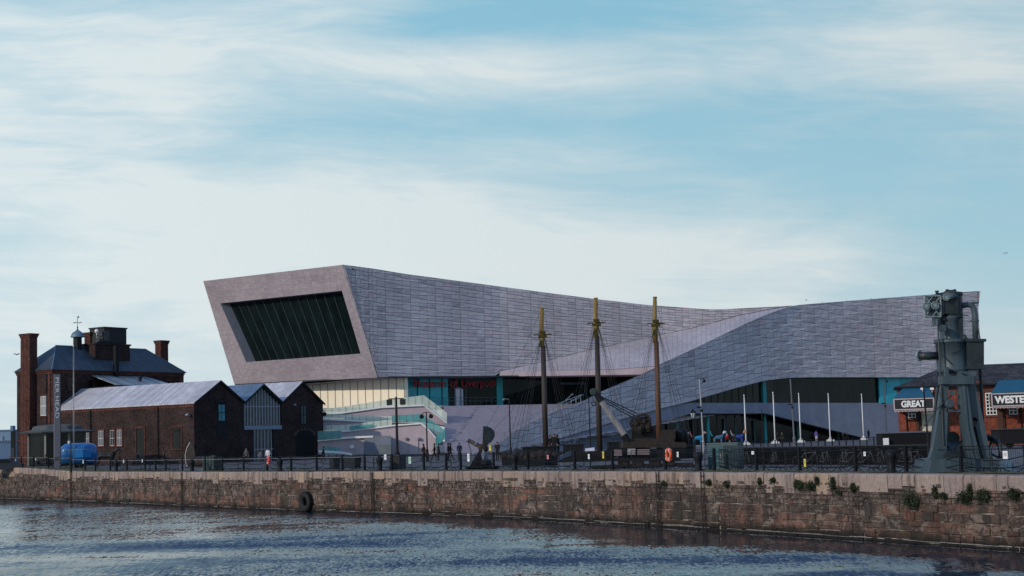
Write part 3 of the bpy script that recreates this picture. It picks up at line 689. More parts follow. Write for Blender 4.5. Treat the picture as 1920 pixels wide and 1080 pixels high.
ND=Vector((.49,-.87,0))
def facade(name,pxs,tf,bf,Yf,zbase,rowh,rowfrac=None,amp=.20,relief=.22,mat_=PANEL,maj=3,clampb=True,seed=1,rowfun=None):
    rr=random.Random(seed); mb=MB(); nC=len(pxs); cols=[]
    for i,px in enumerate(pxs):
        Y=Yf(px); X=P(px,640,Y).x; zt=ZP(px,tf(px),Y); zb=ZP(px,bf(px),Y); cols.append((X,Y,zt,zb))
    nR=rowfrac
    def zz(i,k):
        X,Y,zt,zb=cols[i]; ph=(i%(2*maj))/maj; tri=1-abs(ph-1)      # 0..1..0
        sg=1 if k%2 else -1
        if rowfun: z0,hh=rowfun(i,cols[i],k); 
        else: z0=zbase+(k)*rowh; hh=rowh
        z=z0+ (tri-.5)*2*sg*amp*hh
        d=relief*(tri-.5)*2*sg
        if k==0: z=z0; d=0
        if i==nC-1 or i==0: d=0
        if z>=zt: return zt,0
        if z<=zb: return zb,0
        return z,d
    for i in range(nC-1):
        k=0; zmax=max(cols[i][2],cols[i+1][2])
        while k<60:
            a,da=zz(i,k); b,db=zz(i+1,k); c,dc=zz(i+1,k+1); e,de=zz(i,k+1)
            if (e-a)>.01 or (c-b)>.01:
                def vv(j,z,d): X,Y,_,_=cols[j]; return Vector((X,Y,z))+ND*d
                b0=len(mb.v); f=len(mb.f); w_=math.hypot(cols[i+1][0]-cols[i][0],cols[i+1][1]-cols[i][1])
                mb.v+=[vv(i,a,da),vv(i+1,b,db),vv(i+1,c,dc),vv(i,e,de)]; mb.f.append([b0,b0+1,b0+2,b0+3]); mb.m.append(0)
                u0=0 if i%maj==0 else .022
                mb.uv[f]=[(u0,0),(u0+w_,0),(u0+w_,max(c-b,.1)),(u0,max(e-a,.1))]
                r=rr.gauss(.5,.17)
                r+=.11*(1 if (k+(i//maj))%2 else -1)  # alternate panels tinted light and dark in place of relief shading
                if rr.random()<.04: r+=.3
                mb.rnd[f]=min(1,max(0,r))
            elif a>=cols[i][2] and b>=cols[i+1][2]: break
            k+=1
    o=mb.build(name,mat_,mus,world=True,fix=False); return o
def pxl(a,b,s0,s1):
    out=[a]; 
    while out[-1]<b-1: 
        t=(out[-1]-a)/(b-a); out.append(min(b,out[-1]+lerp(s0,s1,t)))
    if b-out[-2]<3: out.pop(-2)
    return out
edgeL=crv([(645,496.5),(708,708)])
def botA(px):
    if px<=708: return edgeL(px)
    if px<=937: return 708
    return crease(px)
pA=[645,653,661,669,677,685,693,701,708]+pxl(708,1488,16,11.5)[1:]
def rfA(i,c,k):
    X,Y,zt,zb=c; n=26; return ZB+(zt-ZB)*k/n if (zt-ZB)>3 else ZB+k*.6,(zt-ZB)/n if (zt-ZB)>3 else .6
facade('left_cladding',pA,topA,botA,YA,ZB,.66,amp=.24,relief=.035,rowfun=rfA,seed=3)
def rfC(i,c,k): return c[3]+k*.78,.78
facade('right_cladding',pxl(905,1838,10,15),ridgeC,botC,YC,0,.78,amp=.26,relief=.04,rowfun=rfC,seed=5,maj=2)
# sloping roof plane between the two volumes
mb=MB(); pB=pxl(937,1488,9,9); nr_=14
def vB(px,k):
    t=k/nr_; yt=crease(px); ya=YA(px)
    if px<=1233: yb=fasc(px); yf=lerp(ya-.05,ya-12.9,(px-937)/(1233-937))
    else: yb=ridgeC(px); yf=YC(px)+.05
    a=P(px,yt,ya); b=P(px,max(yb,yt+.3),yf); return a.lerp(b,t)
for i in range(len(pB)-1):
    for k in range(nr_):
        b0=len(mb.v); f=len(mb.f); mb.v+=[vB(pB[i],k+1),vB(pB[i+1],k+1),vB(pB[i+1],k),vB(pB[i],k)]; mb.f.append([b0,b0+1,b0+2,b0+3]); mb.m.append(0); mb.uv[f]=[(0,0),(.8,0),(.8,.8),(0,.8)]; mb.rnd[f]=min(1,max(0,R.gauss(.5,.12)))
mb.build('sloping_roof',PANEL2,mus,world=True,fix=False)
def wallstrip(mb,pxs,tf,bf,Yf,th,m=0,zfun=None):
    D=-ND*th
    for a,b in zip(pxs,pxs[1:]):
        A0,A1=P(a,bf(a),Yf(a)),P(a,tf(a),Yf(a)); B0,B1=P(b,bf(b),Yf(b)),P(b,tf(b),Yf(b))
        A0.x=A1.x=P(a,(tf(a)+bf(a))/2,Yf(a)).x; B0.x=B1.x=P(b,(tf(b)+bf(b))/2,Yf(b)).x
        mb.hexa([A0,B0,B0+D,A0+D,A1,B1,B1+D,A1+D],m)
    return mb
Yfas=crv([(937,239.8),(1233,240.2)])
mb=wallstrip(MB(),[937,1000,1060,1120,1180,1238],fasc,crv([(937,706),(1100,703.5),(1203,702),(1238,702)]),Yfas,6); mb.build('fascia',CONCP,mus,world=True)
# volumes behind the skins
def shell(name,pxs,tf,bf,Yf,vec,mt,drop=0):
    mb=MB(); V_=Vector(vec)
    for a,b in zip(pxs,pxs[1:]):
        A1,B1=P(a,tf(a)+.6,Yf(a)-ND.y*.0),P(b,tf(b)+.6,Yf(b)); A0,B0=P(a,bf(a)-.4,Yf(a)),P(b,bf(b)-.4,Yf(b))
        n=-ND*.25
        mb.add([A0+n,B0+n,B0+V_,A0+V_,A1+n,B1+n,B1+V_,A1+V_],[(4,5,6,7),(3,2,1,0),(2,3,7,6)])
    return mb.build(name,mt,mus,world=True)
TL=P(381,527,244.5); TR=P(645,496,224.75); BR=P(708,708,228); BL=P(440,722,247)
wv=(TL-TR); wv.z=-.6
shell('left_roof',[708,800,937,1060,1200,1340,1488],topA,lambda p:botA(p),YA,wv,CONCD)
mb=MB(); a_=P(645,496.6,224.75)+Vector((.87,.49,0))*1.2-Vector((0,0,.35)); b_=P(708,topA(708)+.6,228)-ND*1.5-Vector((0,0,.5)); mb.hexa([a_-Vector((0,0,.3)),b_-Vector((0,0,.3)),b_+wv-Vector((0,0,.3)),a_+wv-Vector((0,0,.3)),a_-Vector((0,0,.05)),b_,b_+wv,a_+wv-Vector((0,0,.05))]); mb.build('roof_corner',CONCD,mus,world=True)
shell('right_roof',[1238,1342,1433,1495,1600,1700,1838],ridgeC,botC,YC,Vector((-.49,.87,0))*38,CONCD)
# right end
a1=P(1838,545.5,283); a0=P(1822,708,283); bk_=Vector((-.49,.87,0))*38
mb=MB(); mb.prism([P(1836,546,283.2),P(1838.5,545.5,283.2),P(1826,640,283.2),P(1815,708,283.2),P(1800,708,283.2)],bk_); mb.build('right_end_wall',CONCP,mus,world=True)
# --- tilted end face with the picture window
nF=(TL-TR).cross(BR-TR).normalized()
if nF.y>0: nF=-nF
def onF(px,py,push=0):
    d=ray(px,py); return CAM+d*((TR-CAM).dot(nF)/d.dot(nF))+nF*push
inn=[onF(413,569),onF(641,545),onF(676,663),onF(462,679)]; out=[TL,TR,BR,onF(440,722)]
mb=MB()
def bil(q,u,v): return (q[0]*(1-u)+q[1]*u)*(1-v)+(q[3]*(1-u)+q[2]*u)*v
def grid(a,b,c,d_,nu,nv,stag):
    for i in range(nu):
        cuts=[0]
        o=R.random()*.6
        vs=[0]+[ (k+o)/nv for k in range(nv) if 0<(k+o)/nv<1]+[1]
        for v0,v1 in zip(vs,vs[1:]):
            q=(a,b,c,d_); u0,u1=i/nu,(i+1)/nu
            p4=[bil(q,u0,v1),bil(q,u1,v1),bil(q,u1,v0),bil(q,u0,v0)]
            f=len(mb.f); b0=len(mb.v); mb.v+=p4; mb.f.append([b0,b0+1,b0+2,b0+3]); mb.m.append(0)
            W_=(p4[1]-p4[0]).length; H_=(p4[3]-p4[0]).length; mb.uv[f]=[(0,0),(W_,0),(W_,H_),(0,H_)]; mb.rnd[f]=min(1,max(0,R.gauss(.5,.13)))
grid(out[0],out[1],inn[1],inn[0],22,4,1); grid(inn[3],inn[2],out[2],out[3],22,4,1)
grid(out[0],inn[0],inn[3],out[3],2,16,1); grid(inn[1],out[1],out[2],inn[2],2,16,1)
mb.build('end_wall',FRAME,mus,world=True,fix=False)
rec=Vector((.87,.49,0))*1.6; wi=MB(); inr=[p+rec for p in inn]
wf=empty('picture_window',(0,0,0)); wf.parent=mus; wf.location=(0,0,0)
def wb(mb,name,m): 
    o=mb.build(name,m,mus,world=True); o.parent=wf; return o
mb=MB()
for k in range(4): mb.quad(inn[k],inn[(k+1)%4],inr[(k+1)%4],inr[k])
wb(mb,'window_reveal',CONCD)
mb=MB(); mb.prism(inr,rec*.1); wb(mb,'glass',GLASSD)
mb=MB()
for k in range(1,14):
    u=k/14; a=inr[0].lerp(inr[1],u)-rec*.03; b=inr[3].lerp(inr[2],u)-rec*.03; mb.tube([a,b],.045,4)
wb(mb,'mullion',mat('grey_mullion',(.07,.085,.085),.5,bump=0))
# soffit under the end face and bay
mb=MB(); bq=Vector((TL-TR).x and 0 or 0,) if False else None
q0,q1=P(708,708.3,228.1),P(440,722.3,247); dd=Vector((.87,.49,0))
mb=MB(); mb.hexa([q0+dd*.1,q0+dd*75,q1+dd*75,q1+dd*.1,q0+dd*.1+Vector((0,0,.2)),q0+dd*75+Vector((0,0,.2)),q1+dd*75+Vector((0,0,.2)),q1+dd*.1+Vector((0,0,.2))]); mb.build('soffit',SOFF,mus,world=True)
# cream wall under the overhang
cw0=B(762,231.2,0); eN=Vector((-.852,.525,0)).normalized(); cw1=cw0+eN*32.5
mb=MB(); mb.hexa([cw0,cw1,cw1+dd*.5,cw0+dd*.5,cw0+Vector((0,0,ZB)),cw1+Vector((0,0,ZB)),cw1+dd*.5+Vector((0,0,ZB)),cw0+dd*.5+Vector((0,0,ZB))]); mb.build('cream_wall',CREAMP,mus,world=True)
mb=MB(); 
for k in range(0,23): 
    p=cw0+eN*(k*1.45+.1)-Vector((.61,.79,0))*.04; mb.box(p+Vector((0,0,ZB/2)),(.07,.07,ZB),rz=math.atan2(eN.y,eN.x))
mb.build('cream_wall_fin',mat('fin_grey',(.22,.21,.18),.6,bump=0),mus,world=True)
# glazed storey
Yg=lambda p: YA(p)+3.2
def gl(name,a,b,m,push=0,top=708,bot=None,n=None):
    mb=MB(); Yq=lambda p: Yg(p)-push
    wallstrip(mb,[a,b],lambda p:704,lambda p:(bot or 761),Yq,.3); return mb.build(name,m,mus,world=True)
gl('teal_glazing',763,840,TEAL); gl('dark_glazing',840,1215,GLASSD); gl('glazing_column',932,943,TEALL,1.0)
mb=MB()
for p in (764,783,806,829): mb.tube([P(p,707,Yg(p)-.12),P(p,761,Yg(p)-.12)],.06,4)
mb.build('glazing_mullion',DARK,mus,world=True)
mb=MB()
for p in (884,905,960,985,1010,1125,1150,1175): mb.tube([P(p,707,Yg(p)-.12),P(p,761,Yg(p)-.12)],.04,4)
mb.build('glazing_mullion',SOFF,mus,world=True)
dr=empty('entrance_door',(0,0,0)); dr.parent=mus
def dp(mb,name,m,par): o=mb.build(name,m,mus,world=True); o.parent=par; return o
mb=MB(); 
for a,b in ((855,863),(865.5,874)): wallstrip(mb,[a,b],lambda p:729,lambda p:761,lambda p:Yg(p)-.25,.1)
dp(mb,'door_panel',flat((.62,.66,.74)),dr)
mb=MB()
for a,b,t_ in ((852.5,855,728),(863,865.5,728),(874,876.5,728)): wallstrip(mb,[a,b],lambda p:727,lambda p:761,lambda p:Yg(p)-.3,.2)
wallstrip(mb,[855,863],lambda p:726,lambda p:729,lambda p:Yg(p)-.3,.2); dp(mb,'door_frame',CONCD,dr)
dr2=empty('entrance_portal',(0,0,0)); dr2.parent=mus
mb=MB()
for a,b,t_,u_ in ((1040,1044,717,755),(1097,1101,717,752),(1044,1097,717,721)): wallstrip(mb,[a,b],lambda p:t_,lambda p:u_,lambda p:Yg(p)-.6,.5)
dp(mb,'portal_frame',mat('portal_grey_teal',(.05,.085,.10),.5,bump=0),dr2)
mb=MB(); wallstrip(mb,[1062,1084],lambda p:727,lambda p:753,lambda p:Yg(p)-.4,.1); dp(mb,'door_panel',GLASSB,dr2)
mb=MB()
for a in (1070,1074): mb.tube([P(a,738,Yg(a)-.5),P(a,742,Yg(a)-.5)],.09,5)
dp(mb,'door_light',WHITE,dr2)
# sign letters
sg=P(852,726,Yg(852)-.9); adir=math.atan2(.49,.87)
def signword(b,px0,px1,yb,yt):
    a=P(px0,yb,Yg(px0)-.75); c=P(px1,yb,Yg(px1)-.75); mid=(a+c)/2; W_=(c-a).length; H_=(yb-yt)/F*mid.y
    text(b,W_,H_,RED,mus,mid-Vector((10,240,0)),math.atan2(c.y-a.y,c.x-a.x),'sign_lettering',.06,font_bold=.008)
signword('Museum',775,836,726,711.5); signword('of',844,858,726,711); signword('Liverpool',866,929.5,729,711.5)
# terrace railing
mb=MB()
for p in list(range(812,932,10)): mb.tube([P(p,746,Yg(p)-1.6),P(p,761,Yg(p)-1.6)],.03,4)
for yq in (745.5,752): mb.tube([P(808,yq,Yg(808)-1.6),P(932,yq,Yg(932)-1.6)],.035,4)
mb.build('terrace_railing',mat('rail_grey',(.12,.15,.15),.5,bump=0),mus,world=True)
# grand stair
ZT=ZP(880,760.5,236.5); NS=40; rs=ZT/NS; E_=Vector((.87,.49,0)); I_=Vector((-.49,.87,0))
mb=MB(); base=Vector((-4,212.5,0))
for k in range(NS+1):
    q=base+I_*(k*.57); t0=-22+0*k; t1=1.865*k+1.0
    z0,z1=(k*rs),(k+1)*rs
    tl=-4.6
    for _q in range(3): _w=q+E_*tl; tl+=((826-960)/F*_w.y-_w.x)/.9
    t0=tl if k<NS else -24
    if k==NS: dep=9; z1=ZT+.0; z0=ZT-rs
    else: dep=.57
    L0,L1=q+E_*t0,q+E_*min(t1,70)
    D=I_*dep; u=Vector((0,0,1))
    if k==NS: 
        mb.hexa([L0+u*(z1-.35),L1+u*(z1-.35),L1+D+u*(z1-.35),L0+D+u*(z1-.35),L0+u*z1,L1+u*z1,L1+D+u*z1,L0+D+u*z1])
    else: mb.add([L0+u*z0,L1+u*z0,L1+u*z1,L0+u*z1,L0+D+u*z1,L1+D+u*z1],[(0,1,2,3),(3,2,5,4) if False else (3,2,5,4)])
mb.build('grand_stair',mat('stair_stone',(.40,.355,.40),.8,var=.10,vs=.8,bump=.05,streak=False),mus,world=True)
# dark marks up the stair, drawn as a seam with handrail shadows
mb=MB()
for k in range(2,38):
    q=base+I_*(k*.57+.3)+E_*(lerp(-6.5,10.5,k/38)*1.0+R.uniform(-.25,.25))+Vector((0,0,(k+1)*rs+.02)); 
    if R.random()<.8: mb.box(q,(.5*R.uniform(.5,1.2),.22,.06),rz=adir)
mb.build('stair_shadow_mark',SOFF,mus,world=True)
# lower band wall with the wide opening
bandbot=crv([(905,856),(1086,856),(1087,817),(1148,817),(1222,795),(1297,775),(1435,775),(1620,821.5),(1700,828)])
def bandtop(px): return botC(px) if px<1282 else 755.3
YD=lambda p: YC(p)-.12
mb=wallstrip(MB(),[905,947,985,1020,1060,1086.9],bandtop,bandbot,YD,1.2); wallstrip(mb,[1087,1115,1148,1190,1222,1260,1297,1360,1435,1500,1560,1620],bandtop,bandbot,YD,1.2)
wallstrip(mb,[1620,1720],bandtop,lambda p:829,YD,1.2)
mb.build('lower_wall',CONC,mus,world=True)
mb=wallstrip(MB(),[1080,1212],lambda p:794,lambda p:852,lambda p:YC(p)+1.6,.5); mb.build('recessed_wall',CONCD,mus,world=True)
mb=MB(); 
for a,b in zip([905,947,1020,1093,1160,1241,1282],[947,1020,1093,1160,1241,1282,1321]): mb.tube([P(a,botC(a),YC(a)-.15),P(b,botC(b),YC(b)-.15)],.07,4)
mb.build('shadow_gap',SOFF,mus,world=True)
# band handrail on the ribbon
mb=MB(); 
ps=list(range(936,1096,9))
rt=[P(p,ridgeC(p)-11,YC(p)+1.2) for p in ps]
for p,r_ in zip(ps,rt): mb.tube([P(p,ridgeC(p)+2,YC(p)+1.2),r_],.045,4)
mb.tube(rt,.05,4); mb.tube([r_-Vector((0,0,.4)) for r_ in rt],.03,4)
for a,b in (((1062,757),(1093,740)),((1040,770),(1074,738))): mb.tube([P(a[0],a[1],228),P(b[0],b[1],231)],.05,4)
mb.build('stair_handrail',mat('handrail_steel',(.30,.36,.36),.4,.3,bump=0),mus,world=True)
# right-hand glazing, upper and lower
mb=wallstrip(MB(),[1275,1360,1450,1650],lambda p:(botC(p)-3 if p<1450 else 706),lambda p:757,lambda p:YC(p)+2.2,.3); mb.build('upper_glazing',GLASSB,mus,world=True)
mb=MB(); wallstrip(mb,[1649,1662],lambda p:707,lambda p:756,lambda p:YC(p)+1.5,.3); wallstrip(mb,[1663,1690],lambda p:707,lambda p:756,lambda p:YC(p)+1.4,.3); wallstrip(mb,[1691,1730],lambda p:707,lambda p:756,lambda p:YC(p)+1.5,.3); mb.build('teal_panel',TEAL,mus,world=True)
mb=wallstrip(MB(),[1431,1437],lambda p:712,lambda p:757,lambda p:YC(p)+1.4,.6); mb.build('teal_column',TEALL,mus,world=True)
mb=MB()
for p in range(1295,1430,13): mb.tube([P(p,max(botC(p),710),YC(p)+2),P(p,757,YC(p)+2)],.04,4)
mb.build('upper_mullion',SOFF,mus,world=True)
mb=wallstrip(MB(),[1195,1300,1440,1640],lambda p:772,lambda p:842,lambda p:YC(p)+4.5,.3); mb.build('lower_glazing',GLASSB,mus,world=True)
mb=MB(); 
for p in (1215,1240,1290,1310,1345,1362,1392,1415,1455,1480): mb.tube([P(p,774,YC(p)+4.3),P(p,840,YC(p)+4.3)],.05,4)
mb.build('lower_mullion',mat('mullion_green',(.03,.045,.045),.5,bump=0),mus,world=True)
for a,b,dp_ in ((1268,1273,2.6),(1325,1332,1.8),(1433,1439,2.6),(1378,1382,4.2),(1494,1500,3.5),(1570,1574,3.8)):
    mb=MB(); p=(a+b)/2; r_=(b-a)/2/F*(YC(p)+dp_); q=B(p,YC(p)+dp_,0); mb.tube([q,q+Vector((0,0,ZP(p,772,YC(p))+.3 if p<1440 else ZP(p,bandbot(p)-2,YC(p))))],r_,10); mb.build('teal_column',TEALL if dp_<3 else mat('dull_teal',(.02,.10,.105),.5,bump=0),mus,world=True)
mb=MB()
for a,b,t_,u_ in ((1358,1361,785,832),(1414,1417,785,832),(1361,1414,785,788)): wallstrip(mb,[a,b],lambda p:t_,lambda p:u_,lambda p:YC(p)+3.9,.3)
mb.build('lower_entrance_frame',mat('frame_teal',(.04,.08,.09),.5,bump=0),mus,world=True)
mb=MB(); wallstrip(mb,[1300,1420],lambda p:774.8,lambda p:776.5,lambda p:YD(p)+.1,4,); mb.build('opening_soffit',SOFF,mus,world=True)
mb=MB(); a=P(1355,771,YD(1355)-.05); b=P(1419,771,YD(1419)-.05); mb.tube([a,b],.03,4); mb.build('inscription_line',CONCD,mus,world=True)
# ================================================================== RAMPS
rp=empty('access_ramp',(-25,216,0),0,'pinkish stone zigzag access ramp with glass balustrades and white edges below the museum sign','ramp')
def poly(name,pts,Yf,th,m,world=True):
    mb=MB(); mb.prism([P(x,y,Yf(x)) for x,y in pts],Vector((-.2,1,0))*th); return mb.build(name,m,rp,world=True)
def edge(name,pts,Yf,m,r=.13):
    mb=MB()
    for (a,b),(c,d_) in zip(pts,pts[1:]):
        A,Bq=P(a,b,Yf(a)),P(c,d_,Yf(c)); mb.hexa([A-Vector((0,.3,r)),Bq-Vector((0,.3,r)),Bq+Vector((0,.5,-r)),A+Vector((0,.5,-r)),A+Vector((0,-.3,r)),Bq+Vector((0,-.3,r)),Bq+Vector((0,.5,r)),A+Vector((0,.5,r))])
    return mb.build(name,m,rp,world=True)
Y1=lambda p:223+(p-600)*.008; Y2=lambda p:219.0; Y3=lambda p:215.0
for tier,(top,bot_,Yf,m) in enumerate([
 ([(596,777),(640,774.5),(715,764),(795,760),(838,792.5)],[(838,800),(800,790),(740,786),(640,782),(596,782)],Y1,CONCP),
 ([(596,786),(640,788),(711,791.5),(745,791),(790,792),(830,826)],[(830,834),(740,805),(640,806),(596,806)],Y2,CONCP),
 ([(596,811),(656,808),(742,797.5),(789,794),(804,806),(818,822),(818,852)],[(596,852)],Y3,CONCP)]):
    poly('ramp_wall',top+bot_,Yf,3.0,m); edge('white_edge',top[:6] if tier==2 else top,Yf,WHITE,.10)
def glass(name,low,up,Yf,m,posts=True):
    mb=MB(); D=Vector((0,.06,0))
    for (a,b),(c,d_),(e,f_),(h,i_) in zip(low,low[1:],up,up[1:]):
        mb.hexa([P(a,b,Yf(a)),P(c,d_,Yf(c)),P(c,d_,Yf(c))+D,P(a,b,Yf(a))+D,P(e,f_,Yf(e)),P(h,i_,Yf(h)),P(h,i_,Yf(h))+D,P(e,f_,Yf(e))+D])
    o=mb.build(name,m,rp,world=True)
    mb=MB(); lf,uf=crv(low),crv(up)
    x=low[0][0]
    while x<low[-1][0]: mb.tube([P(x,lf(x),Yf(x)-.05),P(x,uf(x),Yf(x)-.05)],.022,4); x+=13
    p_=mb.build('glass_clip',mat('clip_grey',(.25,.27,.24),.5,bump=0),rp,world=True)
glass('glass_balustrade',[(596,776),(640,773.5),(715,763),(795,759.5),(838,791.5)],[(596,768),(640,763),(691,755),(762,742),(795,741),(838,775)][:1]+[(640,763),(715,751),(795,741),(838,774)],Y1,BAL)
glass('glass_balustrade',[(596,785),(640,787),(711,790.5),(740,791)],[(596,775),(640,777),(711,780),(740,781)],Y2,BAL)
glass('teal_glass_balustrade',[(735,791),(790,791.5),(832,826)],[(735,779),(790,776),(835,806)],lambda p:Y2(p)-.4,BALT)
glass('glass_balustrade',[(596,810),(656,807),(735,798)],[(596,799),(656,796),(735,786)],lambda p:Y3(p)-.1,BAL)
glass('teal_glass_balustrade',[(656,806.5),(700,801.5)],[(656,799),(700,795)],lambda p:Y3(p)-.5,BALT)
glass('teal_glass_balustrade',[(596,825),(640,821.5)],[(596,808),(640,807)],lambda p:Y3(p)-3.6,BALT)
glass('teal_glass_balustrade',[(817,840),(834,823)],[(817,818),(834,806)],lambda p:Y3(p)-.3,BALT)
edge('white_edge',[(596,826),(653,820.5),(700,818.5)],lambda p:Y3(p)-3.2,WHITE)
poly('ramp_wall',[(596,826.5),(653,821),(683,819),(683,852),(596,852)],lambda p:Y3(p)-3.,2.8,CONCP)
poly('shaded_recess',[(683.5,817),(733,817),(733,852),(683.5,852)],lambda p:Y3(p)-3.4,3.2,CONCD)  # dark block standing in for a shaded recess in the ramp wall
poly('recess_door',[(712,834),(733,834),(733,852),(712,852)],lambda p:Y3(p)-3.6,.15,mat('door_grey_green',(.12,.15,.16),.6,bump=0))
poly('double_door',[(767,820),(784,820),(784,852),(767,852)],lambda p:Y3(p)-.14,.1,mat('pale_door',(.42,.36,.39),.7,bump=0,var=.05))
for px in (762,785.5): 
    mb=MB(); mb.lathe(P(px,823,Y3(0)-.25),[(.03,-.22),(.19,-.16),(.24,0),(.19,.16),(.03,.22)],10); mb.build('wall_lamp',CONCD,rp,world=True)
glass('teal_glass_balustrade',[(603,845),(636,847)],[(603,837),(636,839)],lambda p:Y3(p)-6,BALT)
edge('white_edge',[(598,846),(640,848.5),(660,852)],lambda p:Y3(p)-5.9,WHITE)
mb=MB(); mb.box(P(660,837.5,Y3(0)-3.3),(.5,.08,.42)); mb.build('notice_plate',WHITE,rp,world=True)
# ================================================================== PUMP HOUSE
e1=Vector((.5525,.8335,0)); e2=Vector((-.8335,.5525,0)); RZ=math.atan2(e1.y,e1.x)
def window(par,a,z0,w_,h_,y=-.08,arch=True,glass_=GLASSB,bars=2,surround=BRICK_E,frame=WHITE,face='front',b=0,fr=.06):
    t=empty('window',(0,0,0)); t.parent=par
    fr*=.8
    if face=='front': t.location=(a,y,z0)
    else: t.location=(y,b,z0); t.rotation_euler=(0,0,-math.pi/2)
    mb=MB(); mb.bx(-w_/2-.14,w_/2+.14,-.03,.1,h_,h_+.26); mb.bx(-w_/2-.14,-w_/2,-.03,.1,0,h_); mb.bx(w_/2,w_/2+.14,-.03,.1,0,h_); mb.bx(-w_/2-.2,w_/2+.2,-.08,.1,-.14,0)
    if surround: mb.build('surround',surround,t)
    mb=MB(); mb.bx(-w_/2,w_/2,.04,.06,0,h_); mb.build('pane',glass_,t)
    if frame:
        mb=MB(); mb.bx(-w_/2,-w_/2+fr,0,.035,0,h_); mb.bx(w_/2-fr,w_/2,0,.035,0,h_); mb.bx(-w_/2+fr,w_/2-fr,0,.035,0,fr); mb.bx(-w_/2+fr,w_/2-fr,0,.035,h_-fr,h_); mb.bx(-w_/2+fr,w_/2-fr,.005,.035,h_*.48,h_*.48+fr)
        for k in range(1,bars): x=-w_/2+w_*k/bars; mb.bx(x-fr*.35,x+fr*.35,.006,.033,fr,h_*.48); mb.bx(x-fr*.35,x+fr*.35,.006,.033,h_*.48+fr,h_-fr)
        mb.build('frame',frame,t)
    return t
C0=B(98,207,0); ph=empty('pump_house',(C0.x,C0.y,0),RZ,'dark brick Victorian pump house with hipped lead roof, chimneys and domed cupola','building')
def La(px,Y0,O): k=(px-960)/F; return (k*O.y-O.x)/(e1.x-k*e1.y)
LEN=La(339,0,C0); DEP=7.2; EZ=ZP(98,693,207)
mb=MB(); mb.bx(0,LEN,0,DEP,-.1,EZ); mb.build('wall',BRICK_D,ph)
mb=MB()
for z0,z1,o in ((EZ-.5,EZ-.25,.08),(EZ-.25,EZ-.02,.18),(3.6,3.8,.05)): mb.bx(-o,LEN+o,-o,DEP+o,z0,z1)
for a in (0.45,LEN-.45): 
    mb.bx(a-.45,a+.45,-.1,.05,0,EZ-.5)
mb.bx(-.1,.05,.36,.8,0,EZ-.5)
mb.build('cornice',BRICK_E,ph)
RH=3.55
mb=MB(); o=.35; A=(-o,-o,EZ); Bq=(LEN+o,-o,EZ); Cq=(LEN+o,DEP+o,EZ); Dq=(-o,DEP+o,EZ); r1=(3.6,DEP/2,EZ+RH); r2=(LEN-3.9,DEP/2,EZ+RH)
mb.add([A,Bq,Cq,Dq,r1,r2],[(0,1,5,4),(1,2,5),(2,3,4,5),(3,0,4),(3,2,1,0)]); mb.build('roof',ROOF_D,ph)
mb=MB(); mb.tube([r1,r2],.1,6); mb.tube([A,r1],.07,6); mb.tube([Bq,r2],.07,6); mb.build('ridge_cap',COPPER,ph)
def chimney(x,y,w_,d_,z0,z1,pots=False):
    c=MB(); c.bx(x-w_/2,x+w_/2,y-d_/2,y+d_/2,z0,z1-.45); c.bx(x-w_/2-.08,x+w_/2+.08,y-d_/2-.08,y+d_/2+.08,z1-.45,z1-.2); c.bx(x-w_/2-.16,x+w_/2+.16,y-d_/2-.16,y+d_/2+.16,z1-.2,z1)
    for k in range(3): c.bx(x-w_/2-.03,x-w_/2+.1,y-d_/2+.15+k*(d_-.3)/3,y-d_/2+.25+k*(d_-.3)/3,z0+.3,z1-.5)
    o_=c.build('chimney',BRICK_E,ph); c=MB(); c.bx(x-w_/2-.2,x+w_/2+.2,y-d_/2-.2,y+d_/2+.2,z1,z1+.09); c.build('chimney_cap',DARK,o_); return o_
def loc_at(px,y):   # local x on line local y that shows in column px
    O=C0+e2*y; return La(px,0,O)
def zat(px,py,x,y): p=C0+e1*x+e2*y; return ZP(px,py,p.y)
cy=4.3; cx=-.35; chimney(cx,cy,1.25,1.9,0,zat(61,627,cx,cy))
x=loc_at(165,5.2); chimney(x,5.2,1.1,1.2,EZ,zat(165,625,x,5.2))
x=loc_at(299,5.2); chimney(x,5.2,1.5,1.2,EZ,zat(299,640,x,5.2))
xa,xb=loc_at(176,1.2),loc_at(241,1.2); zt=zat(205,645,xa,1.2)
t=MB(); t.bx(xa,xb,1.4,5.6,EZ-1,zt); t.bx(xa-.15,xb+.15,1.25,5.75,zt,zt+.22); tw=t.build('stair_tower',BRICK_D,ph)
t=MB(); xm=loc_at(222,1.3); t.bx(xm-.9,xm+.9,1.3,1.42,zt-4.0,zt-2.1); t.build('tower_window',GLASSD,tw)
xt=loc_at(191,2),loc_at(233,2); ztt=zat(212,613,xt[0],2)
t=MB(); t.bx(xt[0],xt[1],2,5,zt+.3,ztt-.1); t.bx(xt[0]-.12,xt[1]+.12,1.88,5.12,ztt-.1,ztt+.08); tk=t.build('water_tank',mat('tank_black',(.012,.014,.016),.6,bump=.1),ph)
t=MB(); t.bx(xt[0]+.0,xt[0]+.9,1.95,1.985,ztt-1.9,ztt-.5); t.bx(xt[0]-.04,xt[0]-.01,2.3,3.6,ztt-2,ztt-.5); t.build('tank_panel',flat((.07,.075,.08)),tk)
t=MB()
for k in range(3): z_=zt+.4+.45*k; t.tube([(loc_at(177,2.2),2.2,z_),(xt[0],2.2,z_)],.035,4)
for k in range(3): xx=lerp(loc_at(177,2.2),xt[0],k/2.2); t.tube([(xx,2.2,zt+.2),(xx,2.2,zt+1.4)],.035,4)
t.build('roof_railing',DARK,ph)
